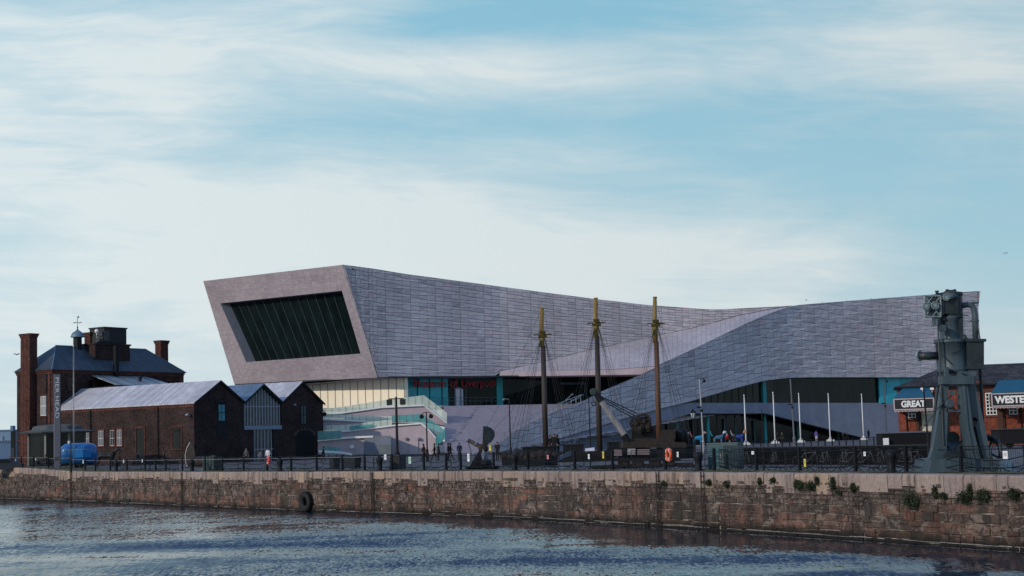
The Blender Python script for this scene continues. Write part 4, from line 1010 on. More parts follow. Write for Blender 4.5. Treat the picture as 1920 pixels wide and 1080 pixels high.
x=loc_at(177,2.4); t=MB(); t.tube([(x,2.4,zt),(x,2.4,zat(177,622,x,2.4))],.05,5); zs=zat(177,621,x,2.4); t.lathe((x,2.4,zs),[(.02,-.3),(.22,-.2),(.3,0),(.22,.2),(.02,.3)],10); t.build('globe_mast',WHITE,ph)
# dark flue in front of the tower
x=loc_at(212,-.2); t=MB(); t.bx(x-.28,x+.28,-.6,-.05,EZ-1.6,zt-.2); t.box((x,-.32,EZ-1.7),(1,.8,.25)); t.build('flue',DARK,ph)
# cupola
x=loc_at(141,3.6); zb=zat(141,648,x,3.6); zd=zat(141,632,x,3.6); ztp=zat(141,615,x,3.6); zw=zat(141,593,x,3.6); hd=ztp-zd
t=empty('cupola',(x,3.6,zb)); t.parent=ph
mb=MB(); mb.lathe((0,0,-.6),[(.62,0),(.60,.3),(.58,zd-zb+.5)],8); mb.build('drum',DARK,t)
mb=MB(); mb.lathe((0,0,zd-zb),[(.62,-.08),(.95,-.05),(.95,.05),(.86,.25*hd),(.72,.45*hd),(.42,.62*hd),(.18,.75*hd),(.10,.9*hd),(.06,1.1*hd)],16); mb.build('dome',COPPER,t,smooth=True)
mb=MB(); h=ztp-zb; hw=zw-zb; mb.tube([(0,0,h-.2),(0,0,hw)],.035,5); mb.lathe((0,0,h+.1),[(.02,-.12),(.13,0),(.02,.12)],8)
for a in range(4): q=a*math.pi/2+.4; mb.tube([(0,0,h+(hw-h)*.45),(math.cos(q)*.5,math.sin(q)*.5,h+(hw-h)*.45)],.02,4); mb.box((math.cos(q)*.52,math.sin(q)*.52,h+(hw-h)*.45),(.12,.04,.18),rz=q)
mb.tube([(-.35,-.2,hw-.1),(.35,.2,hw-.1)],.02,4); mb.box((.38,.2,hw-.1),(.28,.04,.26),rz=.5); mb.build('weathervane',DARK,t)
# windows on the left face (facing the river)
window(ph,0,ZP(84,780,210),1.35,ZP(84,744,210)-ZP(84,780,210),y=-.06,face='side',b=2.2-.6,bars=2,fr=.09,glass_=flat((.25,.27,.28)))
window(ph,loc_at(128,0),EZ-2.6,.9,1.3,frame=None); window(ph,loc_at(165,0),EZ-2.6,.9,1.3,frame=None); window(ph,loc_at(312,0),EZ-2.4,.9,1.2,frame=None); window(ph,loc_at(283,0),EZ-2.4,.9,1.2,frame=None)
for px in (45,112): 
    x=loc_at(px,0) if px>98 else 0
t=MB(); t.tube([(-.1,1.0,EZ-.5),(-.1,1.0,.1)],.07,6); t.tube([(-.1,6.3,EZ-.5),(-.1,6.3,.1)],.07,6); t.build('downpipe',DARK,ph)
# annex: three gabled sheds
O2=B(364.5,193,0); ax=empty('gabled_shed',(O2.x,O2.y,0),RZ,'long brick shed with three gables, silver seamed roofs and a glazed middle gable','building')
def sa(px): return La(px,0,O2)
W3=sa(600); v1,v2=sa(452),sa(522.5); ap=[sa(407.5),sa(488),sa(561)]
EZ2=ZP(364.5,753,193); 
def zap(px,py,a): return ZP(px,py,(O2+e1*a).y)
az=[zap(407.5,713,ap[0]),zap(488,719.5,ap[1]),zap(561,715,ap[2])]; ez=[EZ2,zap(452,753,v1),zap(522.5,753,v2),zap(600,755,W3)]
D2=27.0
def gable(a0,a1,am,z0,z1,zm,y0,th,m,name='gable_wall',opening=None):
    mb=MB()
    if opening is None: mb.prism([(a0,y0,0),(a1,y0,0),(a1,y0,z1),(am,y0,zm),(a0,y0,z0)],(0,th,0))
    return mb.build(name,m,ax)
ls=[0,v1,v2,W3]
# front walls
gable(0,v1,ap[0],ez[0]-.1,ez[1]-.1,az[0]-.12,0,.5,BRICK_D); gable(v2,W3,ap[2],ez[2]-.1,ez[3]-.1,az[2]-.12,0,.5,BRICK_D)
mb=MB(); mb.bx(v1,sa(470),.0,.5,0,ZP(488,803,202)); mb.bx(sa(507),v2,.0,.5,0,ZP(488,803,202)); mb.build('pier_wall',BRICK_D,ax)
mb=MB(); mb.bx(0,.45,.5,D2,0,EZ2-.12); mb.bx(W3-.45,W3,.5,D2,0,ez[3]-.12); mb.bx(.45,W3-.45,D2-.4,D2,0,EZ2-.1); mb.build('side_wall',BRICK_D,ax)
mb=MB(); mb.bx(-.06,.02,0,D2,EZ2-.62,EZ2-.14); mb.bx(-.1,0,0,D2,EZ2-.35,EZ2-.14); mb.build('eaves_course',BRICK_E,ax)
roofm=[ROOF_S,ROOF_B,ROOF_S]
for k in range(3):
    a0,a1,am=ls[k],ls[k+1],ap[k]; z0,z1,zm=ez[k],ez[k+1],az[k]
    mb=MB(); o=.18 if k==0 else 0; o1=.18 if k==2 else 0; T=.12; yf=-.22; e0=.0
    for (xa_,za_,xb_,zb_) in ((a0-o,z0-o*.7,am,zm),(am,zm,a1+o1,z1-o1*.7)):
        mb.hexa([(xa_,yf,za_-T),(xb_,yf,zb_-T),(xb_,D2,zb_-T),(xa_,D2,za_-T),(xa_,yf,za_),(xb_,yf,zb_),(xb_,D2,zb_),(xa_,D2,za_)])
    mb.build('roof',roofm[k],ax)
    mb=MB(); 
    for (xa_,za_,xb_,zb_) in ((a0-o,z0-o*.7,am,zm),(am,zm,a1+o1,z1-o1*.7)): mb.hexa([(xa_,yf-.06,za_-.3),(xb_,yf-.06,zb_-.3),(xb_,yf-.01,zb_-.3),(xa_,yf-.01,za_-.3),(xa_,yf-.06,za_-.01),(xb_,yf-.06,zb_-.01),(xb_,yf-.01,zb_-.01),(xa_,yf-.01,za_-.01)])
    mb.build('barge_board',DARK,ax)
# glazed middle gable
gz=ZP(488,800,202); gw=empty('gable_window',(0,.15,0)); gw.parent=ax
mb=MB(); mb.prism([(v1+.2,.1,gz),(v2-.2,.1,gz),(v2-.2,.1,ez[2]-.35),(ap[1],.1,az[1]-.45),(v1+.2,.1,ez[1]-.35)],(0,.1,0)); mb.bx(sa(470),sa(507),.1,.2,0,gz); mb.build('glass',glassmat('gable_glass',(.03,.05,.065),.12,spec=.5),gw)
mb=MB(); n=12
for k in range(n+1):
    x=lerp(v1+.25,v2-.25,k/n); t_=(x-v1)/(ap[1]-v1) if x<ap[1] else (v2-x)/(v2-ap[1]); zt_=lerp(ez[1],az[1],t_)-.5; mb.bx(x-.045,x+.045,-.02,.08,gz+.2,zt_)
ztr=ZP(488,762,202); mb.bx(v1+.2,v2-.2,-.035,-.021,ztr-.05,ztr+.05)
for k in range(6): x=lerp(sa(472),sa(504),k/5); mb.bx(x-.045,x+.045,-.02,.08,0,gz-.1)
mb.bx(sa(470),sa(507),-.035,-.021,1.5,1.6); mb.build('mullion',flat((.33,.35,.37)),gw)
mb=MB(); mb.bx(v1+.05,v2-.05,-.18,-.04,gz-.35,gz+.15); mb.build('beam',flat((.22,.27,.32)),gw)
tealp=glassmat('teal_pane',(.05,.22,.26),.3,var=.4)
window(ax,sa(410),ZP(410,790,196),1.3,ZP(410,757,196)-ZP(410,790,196),bars=2,glass_=tealp,frame=DARK,surround=None,fr=.1)
mb=MB(); mb.bx(sa(410)-1.1,sa(410)+1.1,-.14,0,ZP(410,755,196),ZP(410,751,196)+.05); mb.bx(sa(410)-.9,sa(410)+.9,-.05,0,ZP(410,822,196),ZP(410,791,196)); mb.build('loading_door',flat((.02,.018,.02)),ax)
mb=MB(); mb.bx(sa(400),sa(420),-.12,0,ZP(410,755,196),ZP(410,751,196)); mb.build('hoist_lintel',flat((.07,.10,.12)),ax)
window(ax,sa(563),ZP(561,796,209),1.2,ZP(561,759,209)-ZP(561,796,209),bars=2,glass_=glassmat('dim_pane',(.02,.05,.055),.3),frame=DARK,surround=None,fr=.1)
mb=MB(); da,db=sa(547.5),sa(581.5); za_=ZP(565,818,209); poly_=[(da,-.03,0),(db,-.03,0),(db,-.03,za_)]+[(lerp(db,da,k/8),-.03,za_+.7*math.sin(math.pi*k/8)) for k in range(1,8)]+[(da,-.03,za_)]
mb.prism(poly_,(0,.1,0)); mb.build('arched_door',flat((.012,.012,.014)),ax)
mb=MB(); 
for k in range(9):
    a=math.pi*k/8; x_=(da+db)/2+math.cos(a)*(db-da)/2*1.06; z_=za_+.2+.75*math.sin(a); mb.box((x_,-.06,z_),(.45,.12,.28))
mb.build('door_arch',flat((.07,.055,.055)),ax)
# side wall openings: local x=0 face, b = distance back
def bb(px): 
    k=(px-960)/F; return (k*O2.y-O2.x)/(e2.x-k*e2.y)
def sidewin(px0,px1,y0,y1,gl_=GLASSB,fr_=WHITE,door=False):
    b0,b1=bb(px1),bb(px0); bm=(b0+b1)/2; Yq=O2.y+e2.y*bm; z0,z1=ZP((px0+px1)/2,y1,Yq),ZP((px0+px1)/2,y0,Yq)
    if door: z0=0
    window(ax,0,z0,abs(b1-b0),z1-z0,y=-.07,face='side',b=bm,glass_=gl_,frame=fr_,fr=.05)
wp=flat((.13,.14,.15))
sidewin(153,163,809,836,wp); sidewin(180,190,808,836,wp); sidewin(202,210,807,836,GLASSB); sidewin(215,224,806,836,wp)
sidewin(251,266,803,848,GLASSB,None,True); sidewin(319,335,801,842,GLASSB,None,False)
mb=MB()
for px in (166,292): b_=bb(px); mb.tube([(-.14,b_,EZ2-.4),(-.14,b_,.1)],.07,6)
mb.build('downpipe',DARK,ax)
for px,py,f_ in ((366,776,'s'),(543,758,'f')):
    mb=MB()
    if f_=='s': mb.tube([(0,.6,ZP(px,py,193)),(-.5,.6,ZP(px,py,193)+.1)],.05,5); mb.lathe((-.55,.6,ZP(px,py,193)-.15),[(.05,.25),(.28,.05),(.3,0),(.12,-.12)],10)
    else: a_=sa(px); z_=ZP(px,py,206); mb.tube([(a_,0,z_),(a_,-.4,z_)],.04,5); mb.lathe((a_,-.45,z_-.1),[(.05,.2),(.2,.05),(.2,0),(.1,-.1)],10)
    mb.build('wall_lamp',STEEL,ax)
a_=W3; z_=ZP(604,776,213); mb=MB(); mb.tube([(a_,.3,z_+.5),(a_+.5,.3,z_+.5),(a_+.6,.3,z_+.2)],.05,5); mb.lathe((a_+.6,.3,z_),[(.1,.25),(.32,.15),(.34,-.15),(.1,-.3)],10); mb.build('floodlight',DARK,ax)
# lean-to with pale roof between the blocks
mb=MB(); xl0,xl1=loc_at(176,-1),loc_at(276,-1); zl=ZP(240,702.5,214); 
mb.hexa([(xl0+.3,-4.6,zl-1.55),(xl1+1.5,-4.6,zl-1.55),(xl1,-.05,zl-.1),(xl0,-.05,zl-.1),(xl0+.3,-4.6,zl-1.45),(xl1+1.5,-4.6,zl-1.45),(xl1,-.05,zl),(xl0,-.05,zl)]); mb.build('lean_to_roof',seammat('pale_lean_to_roof',(.30,.35,.36),2.6,.35,.2,.5),ph)
mb=MB(); mb.bx(xl0+.3,xl1+.5,-4.4,-.05,0,zl-1.6); mb.build('lean_to_wall',BRICK_D,ph)
mb=MB(); x_=loc_at(258,-2.5); mb.lathe((x_,-2.5,zl-1.1),[(.22,0),(.22,.7),(.32,.72),(.3,.9),(.05,1.0)],8); mb.build('roof_vent',DARK,ph)
# ================================================================== FIGURES
def person(px,Y,rz,label,top,legs,hair=(.02,.015,.012),pose='stand',coat=False,scale=1.,z=0.,base=None,bag=None,skin=(.32,.19,.14)):
    p=base or B(px,Y,z); t=empty('person',p,rz,label,'person')
    st={'stand':0,'walk':.28,'sit':0}[pose]; sit=pose=='sit'
    if sit: zp=.5
    else: zp=.93
    J={'pel':(0,0,zp),'bel':(0,0,zp+.17),'che':(0,-.01,zp+.38),'neck':(0,0,zp+.57),'head':(0,-.02,zp+.68),'top':(0,-.015,zp+.79)}
    E=[('pel','bel'),('bel','che'),('che','neck'),('neck','head'),('head','top')]; rr={'pel':(.155,.12),'bel':(.15,.11),'che':(.17,.12),'neck':(.06,.06),'head':(.085,.10),'top':(.07,.08)}
    for sd in (-1,1):
        a=str(sd); sw=st*sd
        J['sh'+a]=(sd*.18,0,zp+.49); J['el'+a]=(sd*.24,.02-sw*.35,zp+.22); J['wr'+a]=(sd*.23,-.10-sw*.6 if not sit else -.28,zp+.02 if not sit else zp+.12); J['ha'+a]=(sd*.225,-.14-sw*.6 if not sit else -.36,zp-.06 if not sit else zp+.10)
        E+=[('che','sh'+a),('sh'+a,'el'+a),('el'+a,'wr'+a),('wr'+a,'ha'+a)]
        rr['sh'+a]=(.075,.075); rr['el'+a]=(.055,.055); rr['wr'+a]=(.035,.035); rr['ha'+a]=(.04,.025)
        for f in range(5):
            k='f%d%s'%(f,a); J[k]=(J['ha'+a][0]-.03+f*.015+(sd*-.03 if f==4 else 0),J['ha'+a][1]-(.02 if f<4 else .05),J['ha'+a][2]-(.075 if f<4 else .03)+abs(f-1.5)*.008); E.append(('ha'+a,k)); rr[k]=(.009,.009)
        if sit: J['kn'+a]=(sd*.11,-.44,zp+.02); J['an'+a]=(sd*.11,-.46,.08); J['to'+a]=(sd*.12,-.62,.04)
        else: J['kn'+a]=(sd*.10,-.03-sw*.5,.49); J['an'+a]=(sd*.10,.03-sw*(1.1 if sw>0 else .9),.09+(.05 if sw<0 else 0)); J['to'+a]=(sd*.12,J['an'+a][1]-.17,.04)
        J['hi'+a]=(sd*.09,0 if not sit else -.03,zp-.04); E+=[('pel','hi'+a),('hi'+a,'kn'+a),('kn'+a,'an'+a),('an'+a,'to'+a)]
        rr['hi'+a]=(.10,.10); rr['kn'+a]=(.065,.065); rr['an'+a]=(.045,.045); rr['to'+a]=(.04,.03)
    ks=list(J); me=bpy.data.meshes.new('person_body'); me.from_pydata([J[k] for k in ks],[(ks.index(a),ks.index(b)) for a,b in E],[])
    o=bpy.data.objects.new('tmp',me); COL.objects.link(o); o.modifiers.new('skin','SKIN'); sk=me.skin_vertices[0].data
    for i,k in enumerate(ks): sk[i].radius=rr[k]; sk[i].use_root=(k=='pel')
    m=o.modifiers.new('sub','SUBSURF'); m.levels=1
    bpy.context.view_layer.update()
    nm=bpy.data.meshes.new_from_object(o.evaluated_get(bpy.context.evaluated_depsgraph_get())); bpy.data.objects.remove(o)
    for c in (top,legs,skin,hair): nm.materials.append(flat(c))
    lim=zp-.28 if coat else zp-.02
    for f in nm.polygons:
        c=f.center; ax_=abs(c.x)
        if c.z>zp+.60: f.material_index=2 if (c.y<-.055 and c.z<zp+.76) else 3
        elif c.z>zp+.56: f.material_index=2
        elif ax_>.19 and c.z<zp-.0 and not sit: f.material_index=2
        elif c.z<.085: f.material_index=3
        elif c.z<lim: f.material_index=1
        else: f.material_index=0
    nm.polygons.foreach_set('use_smooth',[True]*len(nm.polygons)); nm.name='body'
    b=bpy.data.objects.new('body',nm); COL.objects.link(b); b.parent=t
    if coat:
        mb=MB(); mb.lathe((0,0,0),[(.19,zp-.33),(.185,zp-.1),(.175,zp+.1),(.17,zp+.12)],10); mb.build('coat_skirt',flat(top),t)
    mb=MB(); mb.lathe((0,0,zp+.66),[(.085,-.0),(.105,.03),(.10,.10),(.06,.155),(.01,.165)],10); ob=mb.build('hair',flat(hair),t,smooth=True); ob.location=(0,.018,0)
    mb=MB(); mb.lathe((0,-.135,zp+.70),[(.004,-.03),(.016,-.015),(.006,.03)],6); mb.box((.032,-.118,zp+.735),(.02,.01,.01),1); mb.box((-.032,-.118,zp+.735),(.02,.01,.01),1); mb.box((0,-.122,zp+.655),(.04,.01,.008),1); mb.build('face',[flat(skin),flat((.03,.02,.02))],t)
    if bag: mb=MB(); mb.box((.28,-.15,zp-.33),(.12,.28,.32)); mb.tube([(.28,-.25,zp-.18),(.25,-.15,zp-.04),(.28,-.05,zp-.18)],.01,4); mb.build('bag',flat(bag),t)
    t.scale=(scale,)*3; return t
BK=(.012,.014,.018); NV=(.018,.03,.06); BR_=(.05,.03,.025)
def Yfeet(px,py): return F*2.0/(py-hor(px))
person(21,168,.4,'person in black standing beside the dark sign column at the far left',BK,BK,coat=True)
person(72,178,1.2,'person in black seated to the left of the pier sign',BK,BK,pose='sit'); person(85,180,-.6,'person in black standing just left of the pier sign',BK,(.02,.02,.03))
person(224,170,2.1,'person in a dark coat between the bronze horse and the shed door',BK,BK,coat=True)
person(258,178,1.0,'person in dark clothes in front of the shed door',(.03,.03,.035),BK)
person(308,172,-1.3,'person in black walking left along the shed wall',BK,BK,pose='walk',coat=True,bag=(.02,.02,.02))
person(462,176,.2,'person in a grey jacket left of the glazed gable',(.09,.09,.09),BK,hair=(.12,.10,.08))
person(488,178,.3,'person in grey sitting in front of the glazed gable doors',(.13,.12,.14),(.03,.03,.04),pose='sit',hair=(.2,.17,.14))
person(502.5,172,-.2,'person in a white shirt in front of the glazed gable',(.62,.62,.64),(.03,.03,.05))
person(606.5,176,-1.4,'person in a long black coat walking past the right corner of the shed',BK,BK,pose='walk',coat=True)
person(795,150,1.3,'person in a brown coat by the short twin lamp post',BR_,BK,pose='walk',coat=True)
person(815,156,-1.5,'person in black, left one of a close pair before the stairs',BK,BK,pose='walk'); person(822.5,154,-1.2,'person in black, right one of a close pair before the stairs',BK,BK,coat=True)
person(841,152,1.4,'person in black at the foot of the grand stair, left of the blue coat',BK,BK); person(845,155,1.5,'person in dark clothes walking behind another at the foot of the stair',(.02,.02,.025),BK,pose='walk')
person(862,150,.3,'person in a navy blue hooded coat left of the propeller',NV,BK,coat=True)
person(933,142,-.3,'person in black right of the yellow notice by the propeller',BK,BK)
person(1033,128,.4,'person in black on the ship deck, left of three by the mast',BK,BK,z=.45); person(1040,126,-.2,'person in black on the ship deck, middle of three by the mast',BK,(.02,.02,.03),z=.55); person(1046.5,129,1.,'person in black on the ship deck, right of three by the mast',BK,BK,z=.45)
person(1364,226,.2,'person in a red jacket carrying a white bag before the museum entrance',(.38,.02,.03),BK,hair=(.5,.45,.4),bag=(.7,.7,.7)); person(1377,222,-.5,'person in black beside the person in red',BK,BK)
person(1531,258,0,'person in a purple top and white trousers near the flagpoles',(.12,.09,.34),(.62,.62,.66),hair=(.10,.08,.2)) 
person(1629,262,.6,'person in black standing at the right end of the museum wall',BK,BK,coat=True)
person(1458,232,1.2,'person in black behind the second flagpole, nearer the entrance',BK,BK); person(1467,236,-.4,'person in dark clothes right of the second flagpole',(.02,.02,.02),BK,coat=True)
for px,l in ((1581,'person in black sitting on the low end of the museum wall, left of two'),(1588.5,'person in black sitting on the low end of the museum wall, right of two')):
    Yq=YC(px)-1.2; person(px,Yq,.2,l,BK,BK,pose='sit',z=.0)
# ================================================================== BRONZE HORSE (carters' horse)
def skinmesh(name,J,E,root,m,parent,sub=1):
    ks=list(J); me=bpy.data.meshes.new(name); me.from_pydata([J[k][0] for k in ks],[(ks.index(a),ks.index(b)) for a,b in E],[])
    o=bpy.data.objects.new('tmp',me); COL.objects.link(o); o.modifiers.new('skin','SKIN'); sk=me.skin_vertices[0].data
    for i,k in enumerate(ks): sk[i].radius=J[k][1]; sk[i].use_root=(k==root)
    md=o.modifiers.new('sub','SUBSURF'); md.levels=sub; bpy.context.view_layer.update()
    nm=bpy.data.meshes.new_from_object(o.evaluated_get(bpy.context.evaluated_depsgraph_get())); bpy.data.objects.remove(o)
    nm.materials.clear(); nm.materials.append(m); nm.polygons.foreach_set('use_smooth',[True]*len(nm.polygons)); nm.name=name
    b=bpy.data.objects.new(name,nm); COL.objects.link(b); b.parent=parent; return b
hp=B(197,168); h=empty('horse_statue',hp,0,'dark bronze statue of a standing cart horse right of the blue trailer','statue')
J={'r':((-.75,0,1.45),(.34,.33)),'m':((0,0,1.38),(.36,.36)),'c':((.72,0,1.42),(.36,.34)),'n1':((1.05,0,1.75),(.24,.17)),'n2':((1.32,0,2.05),(.17,.13)),'h':((1.52,0,2.10),(.14,.12)),'mu':((1.80,0,1.78),(.09,.08)),'nz':((1.87,0,1.70),(.075,.07)),'t1':((-1.10,0,1.50),(.08,.08)),'t2':((-1.22,0,1.1),(.09,.09)),'t3':((-1.2,0,.6),(.05,.05)),'e1':((1.44,.07,2.28),(.025,.02)),'e2':((1.44,-.07,2.28),(.025,.02))}
E=[('r','m'),('m','c'),('c','n1'),('n1','n2'),('n2','h'),('h','mu'),('mu','nz'),('r','t1'),('t1','t2'),('t2','t3'),('n2','e1'),('n2','e2')]
for sd in (-1,1):
    a=str(sd); y_=sd*.2
    J['s'+a]=((.78,y_,1.15),(.17,.15)); J['k'+a]=((.80,y_,.72),(.10,.09)); J['f'+a]=((.79,y_,.28),(.07,.07)); J['g'+a]=((.82,y_,.06),(.11,.10))
    J['q'+a]=((-.72,y_,1.1),(.2,.16)); J['st'+a]=((-.60,y_,.88),(.13,.11)); J['ho'+a]=((-.86,y_,.62),(.09,.08)); J['hf'+a]=((-.80,y_,.25),(.07,.07)); J['hg'+a]=((-.76,y_,.06),(.11,.10))
    E+=[('c','s'+a),('s'+a,'k'+a),('k'+a,'f'+a),('f'+a,'g'+a),('r','q'+a),('q'+a,'st'+a),('st'+a,'ho'+a),('ho'+a,'hf'+a),('hf'+a,'hg'+a)]
skinmesh('body',J,E,'m',BRONZE,h); mb=MB(); mb.torus((.92,0,1.52),.38,.07,16,6,axis='X'); mb.build('collar',DARK,h); mb=MB(); mb.box((0,0,-.02),(3,1,.06)); mb.build('plinth',CONCD,h)
# painted animal sculptures (plain generic)
def beast(px,py,l,cb,ch,tail,rz=0,s_=1.):
    Yq=225; q=B(px,Yq); t=empty('painted_animal_statue',q,rz,l,'statue','painted animal statues before the museum entrance'); zb=P(px,py,Yq).z*s_
    mb=MB(); mb.bx(-.7,.7,-.5,.5,0,.25); mb.build('plinth',CONCD,t)
    J={'r':((-.6,0,1.3),(.3,.3)),'m':((0,0,1.25),(.33,.33)),'c':((.55,0,1.35),(.28,.28)),'n':((.8,0,1.8),(.16,.15))}
    E=[('r','m'),('m','c'),('c','n')]
    for i,(x,y) in enumerate(((-.55,.2),(-.55,-.2),(.5,.2),(.5,-.2))):
        J['a%d'%i]=((x,y,.85),(.15,.14)); J['b%d'%i]=((x,y,.27),(.12,.12)); E+=[('r' if x<0 else 'c','a%d'%i),('a%d'%i,'b%d'%i)]
    skinmesh('body',J,E,'m',flat(cb),t)
    J={'n':((.78,0,1.85),(.15,.14)),'h':((1.0,0,2.15),(.2,.17)),'u':((1.38,0,2.05),(.13,.12)),'e':((.95,.2,2.3),(.04,.04)),'f':((.95,-.2,2.3),(.04,.04))}
    skinmesh('head',J,[('n','h'),('h','u'),('h','e'),('h','f')],'h',flat(ch),t)
    J={'a':((-.8,0,1.45),(.1,.1)),'b':((-1.05,0,1.9),(.09,.09)),'c':((-1.15,0,2.35),(.05,.05))}
    skinmesh('tail',J,[('a','b'),('b','c')],'a',flat(tail),t); t.scale=(.95,.95,.95)
beast(1276,800,'painted animal statue with white head behind the crane boiler',(.04,.05,.06),(.5,.5,.52),(.04,.22,.24))
beast(1309,800,'painted animal statue with bright blue body and pinkish head under the old lantern',(.02,.20,.38),(.42,.28,.26),(.3,.1,.1))
beast(1347,800,'painted animal statue with white head and dark teal body, behind the person in red',(.05,.12,.2),(.5,.55,.6),(.02,.22,.28))
beast(1385,800,'painted animal statue with dark blue body and orange head by the first right flagpole',(.03,.05,.22),(.5,.22,.08),(.3,.3,.35))
# ================================================================== LEFT SIDE THINGS
q=B(107,160); t=empty('pier_sign',q,0,'tall grey sign column reading PIER HEAD downwards','sign')
hh=ZP(101,702,160); mb=MB(); mb.bx(-.30,.30,-.22,.22,0,hh); t.rotation_euler=(0,0,rad(24)); mb.build('column',flat((.15,.15,.17)),t)
mb=MB(); mb.bx(.303,.36,-.225,.225,0,hh+.02); mb.bx(-.36,.36,-.28,.28,0,.2); mb.build('side_panel',DARK,t)
text('PIER HEAD',(ZP(104,708,160)-ZP(104,784,160)),.36,flat((.7,.7,.7)),t,(0,-.235,ZP(104,746,160)),0,'sign_lettering',.01,spin=1,spacing=1.05)
mb=MB(); mb.bx(-.25,.25,-.23,-.222,1.1,1.5); mb.build('sign_panel',flat((.08,.08,.09)),t)
# blue trailer
q=B(148,163); t=empty('catering_trailer',q,rad(8),'glossy blue rounded catering trailer with a white lit front end beside the pier sign','trailer')
mb=MB(); Lx=1.85; n=10; prof=[]
for k in range(n+1): a=math.pi*k/n; prof.append((math.cos(a)*.95,2.15+.72*math.sin(a)))
prof=[(.95,.75)]+[(x,z) for x,z in prof]+[(-.95,.75)]
rows_=[(-Lx,.55,.75),(-Lx+.12,.8,.55),(-Lx+.45,.97,.15),(-Lx+.9,1.,0),(Lx-.9,1.,0),(Lx-.45,.97,.15),(Lx-.12,.82,.5),(Lx,.6,.75)]
b0=0; m_=len(prof)
for x,sc2,dz in rows_:
    for y,z in prof: zz_=.75+(z-.75)*(1-dz*.28); mb.v.append(Vector((x,y*sc2,zz_)))
for i in range(len(rows_)-1):
    for k in range(m_): mb.f.append([i*m_+k,i*m_+(k+1)%m_,(i+1)*m_+(k+1)%m_,(i+1)*m_+k]); mb.m.append(0)
mb.f.append(list(range(m_))); mb.m.append(0); mb.f.append([(len(rows_)-1)*m_+k for k in reversed(range(m_))]); mb.m.append(0)
mb.build('body',BLUE,t,smooth=True)
mb=MB(); mb.bx(-.35,1.35,-.99,-.955,1.35,2.1); mb.build('serving_hatch',flat((.02,.16,.42)),t); mb=MB(); mb.bx(-1.5,1.5,-.985,-.958,2.14,2.2); mb.build('trim_strip',flat((.12,.3,.5)),t)
for y in (-.75,.75):
    mb=MB(); mb.torus((0,y,.34),.24,.1,16,8); mb.build('wheel',RUBBER,t)
mb=MB(); mb.bx(-1.7,1.7,-.8,.8,.5,.74); mb.build('chassis',DARK,t); mb=MB(); mb.tube([(-1.7,0,.6),(-2.7,0,.5)],.05,6); mb.tube([(-2.6,0,.5),(-2.6,0,0)],.04,6); mb.build('tow_bar',DARK,t); 
mb=MB(); mb.lathe((-1.0,0,2.85),[(.12,0),(.12,.15),(.2,.17),(.05,.25)],8); mb.build('roof_vent',WHITE,t)
# pavilion
q=B(107,188); t=empty('entrance_pavilion',q,RZ-.3,'low glazed pavilion with a flat overhanging roof behind the pier sign','pavilion')
zr_=ZP(107,812,188)
mb=MB(); mb.lathe((0,0,zr_),[(4.6,0),(4.7,.15),(3.6,.35),(3.2,.4),(3.0,.8),(2.4,.95),(.1,1.1)],8); mb.build('roof',flat((.08,.09,.09)),t)
mb=MB(); mb.lathe((0,0,0),[(3.5,0),(3.5,zr_)],8); mb.build('glass',GLASSB,t)
mb=MB()
for k in range(8): a=2*math.pi*k/8; mb.box((3.5*math.cos(a),3.5*math.sin(a),zr_/2),(.22,.22,zr_),rz=a)
mb.build('pavilion_post',flat((.22,.22,.20)),t)
mb=MB(); mb.box((-1.2,-3.35,1.2),(1.1,.1,2.4)); mb.build('door_frame',CREAM,t)
mb=MB(); mb.box((-1.2,-3.42,1.15),(.75,.08,2.1)); mb.build('door',GLASSD,t)
# finned blade
q=B(358,158); t=empty('propeller_blade',q,rad(-20),'upright dark ship propeller blade with a pale edge in front of the brick shed','propeller blade')
mb=MB(); pr=[(-.30,0),(-.55,.6),(-.6,1.3),(-.40,2.0),(-.02,2.55),(.18,2.4),(.40,1.9),(.52,1.3),(.5,.7),(.32,0)]
mb.prism([(x,-.06+abs(z-1.2)*.05,z) for x,z in pr],(.0,.14,0)); mb.build('blade',DARKR,t)
mb=MB(); mb.tube([(-.32,-.05,0),(-.57,-.05,.6),(-.62,-.05,1.3),(-.42,-.05,2.0),(-.04,-.03,2.57)],.045,5); mb.build('blade_edge',STEEL,t)
mb=MB(); mb.lathe((1.0,0,.55),[(.1,-1.),(.5,-.9),(.6,0),(.45,.8),(.3,1.1)],12,axis='X'); mb.build('hub',DARKR,t); mb=MB(); mb.bx(-.4,2.2,-.5,.5,-.05,.12); mb.prism([(1.2,0,.8),(2.6,-.1,1.25),(3.0,-.1,1.1),(1.6,0,.45)],(0,.12,0)); mb.build('lower_blade',DARKR,t)
# dark column, car, far buildings
q=B(24.5,172); t=empty('information_column',q,0,'black information column at the far left','sign column'); mb=MB(); mb.bx(-.22,.22,-.15,.15,0,ZP(24,808,172)); mb.build('column',DARK,t); mb=MB(); mb.bx(-.18,.18,-.17,-.152,1.2,2.6); mb.build('panel',flat((.05,.05,.055)),t)
q=B(4,166); t=empty('parked_car',q,rad(10),'dark grey parked car cut off by the left edge','car')
mb=MB(); pr=[(-2.1,.3),(-2.12,.75),(-1.4,.95),(-.75,1.42),(.7,1.45),(1.5,1.0),(2.1,.85),(2.15,.3)]; mb.prism([(x,-.85,z) for x,z in pr],(0,1.7,0)); mb.build('body',flat((.03,.04,.05)),t)
mb=MB(); mb.prism([(x,-.87,z) for x,z in [(-1.2,.97),(-.7,1.36),(.62,1.38),(1.2,1.0)]],(0,.015,0)); mb.build('window',GLASSD,t)
for x in (-1.35,1.35):
    for y in (-.8,.8): mb=MB(); mb.torus((x,y,.32),.22,.1,14,6); mb.build('wheel',RUBBER,t)
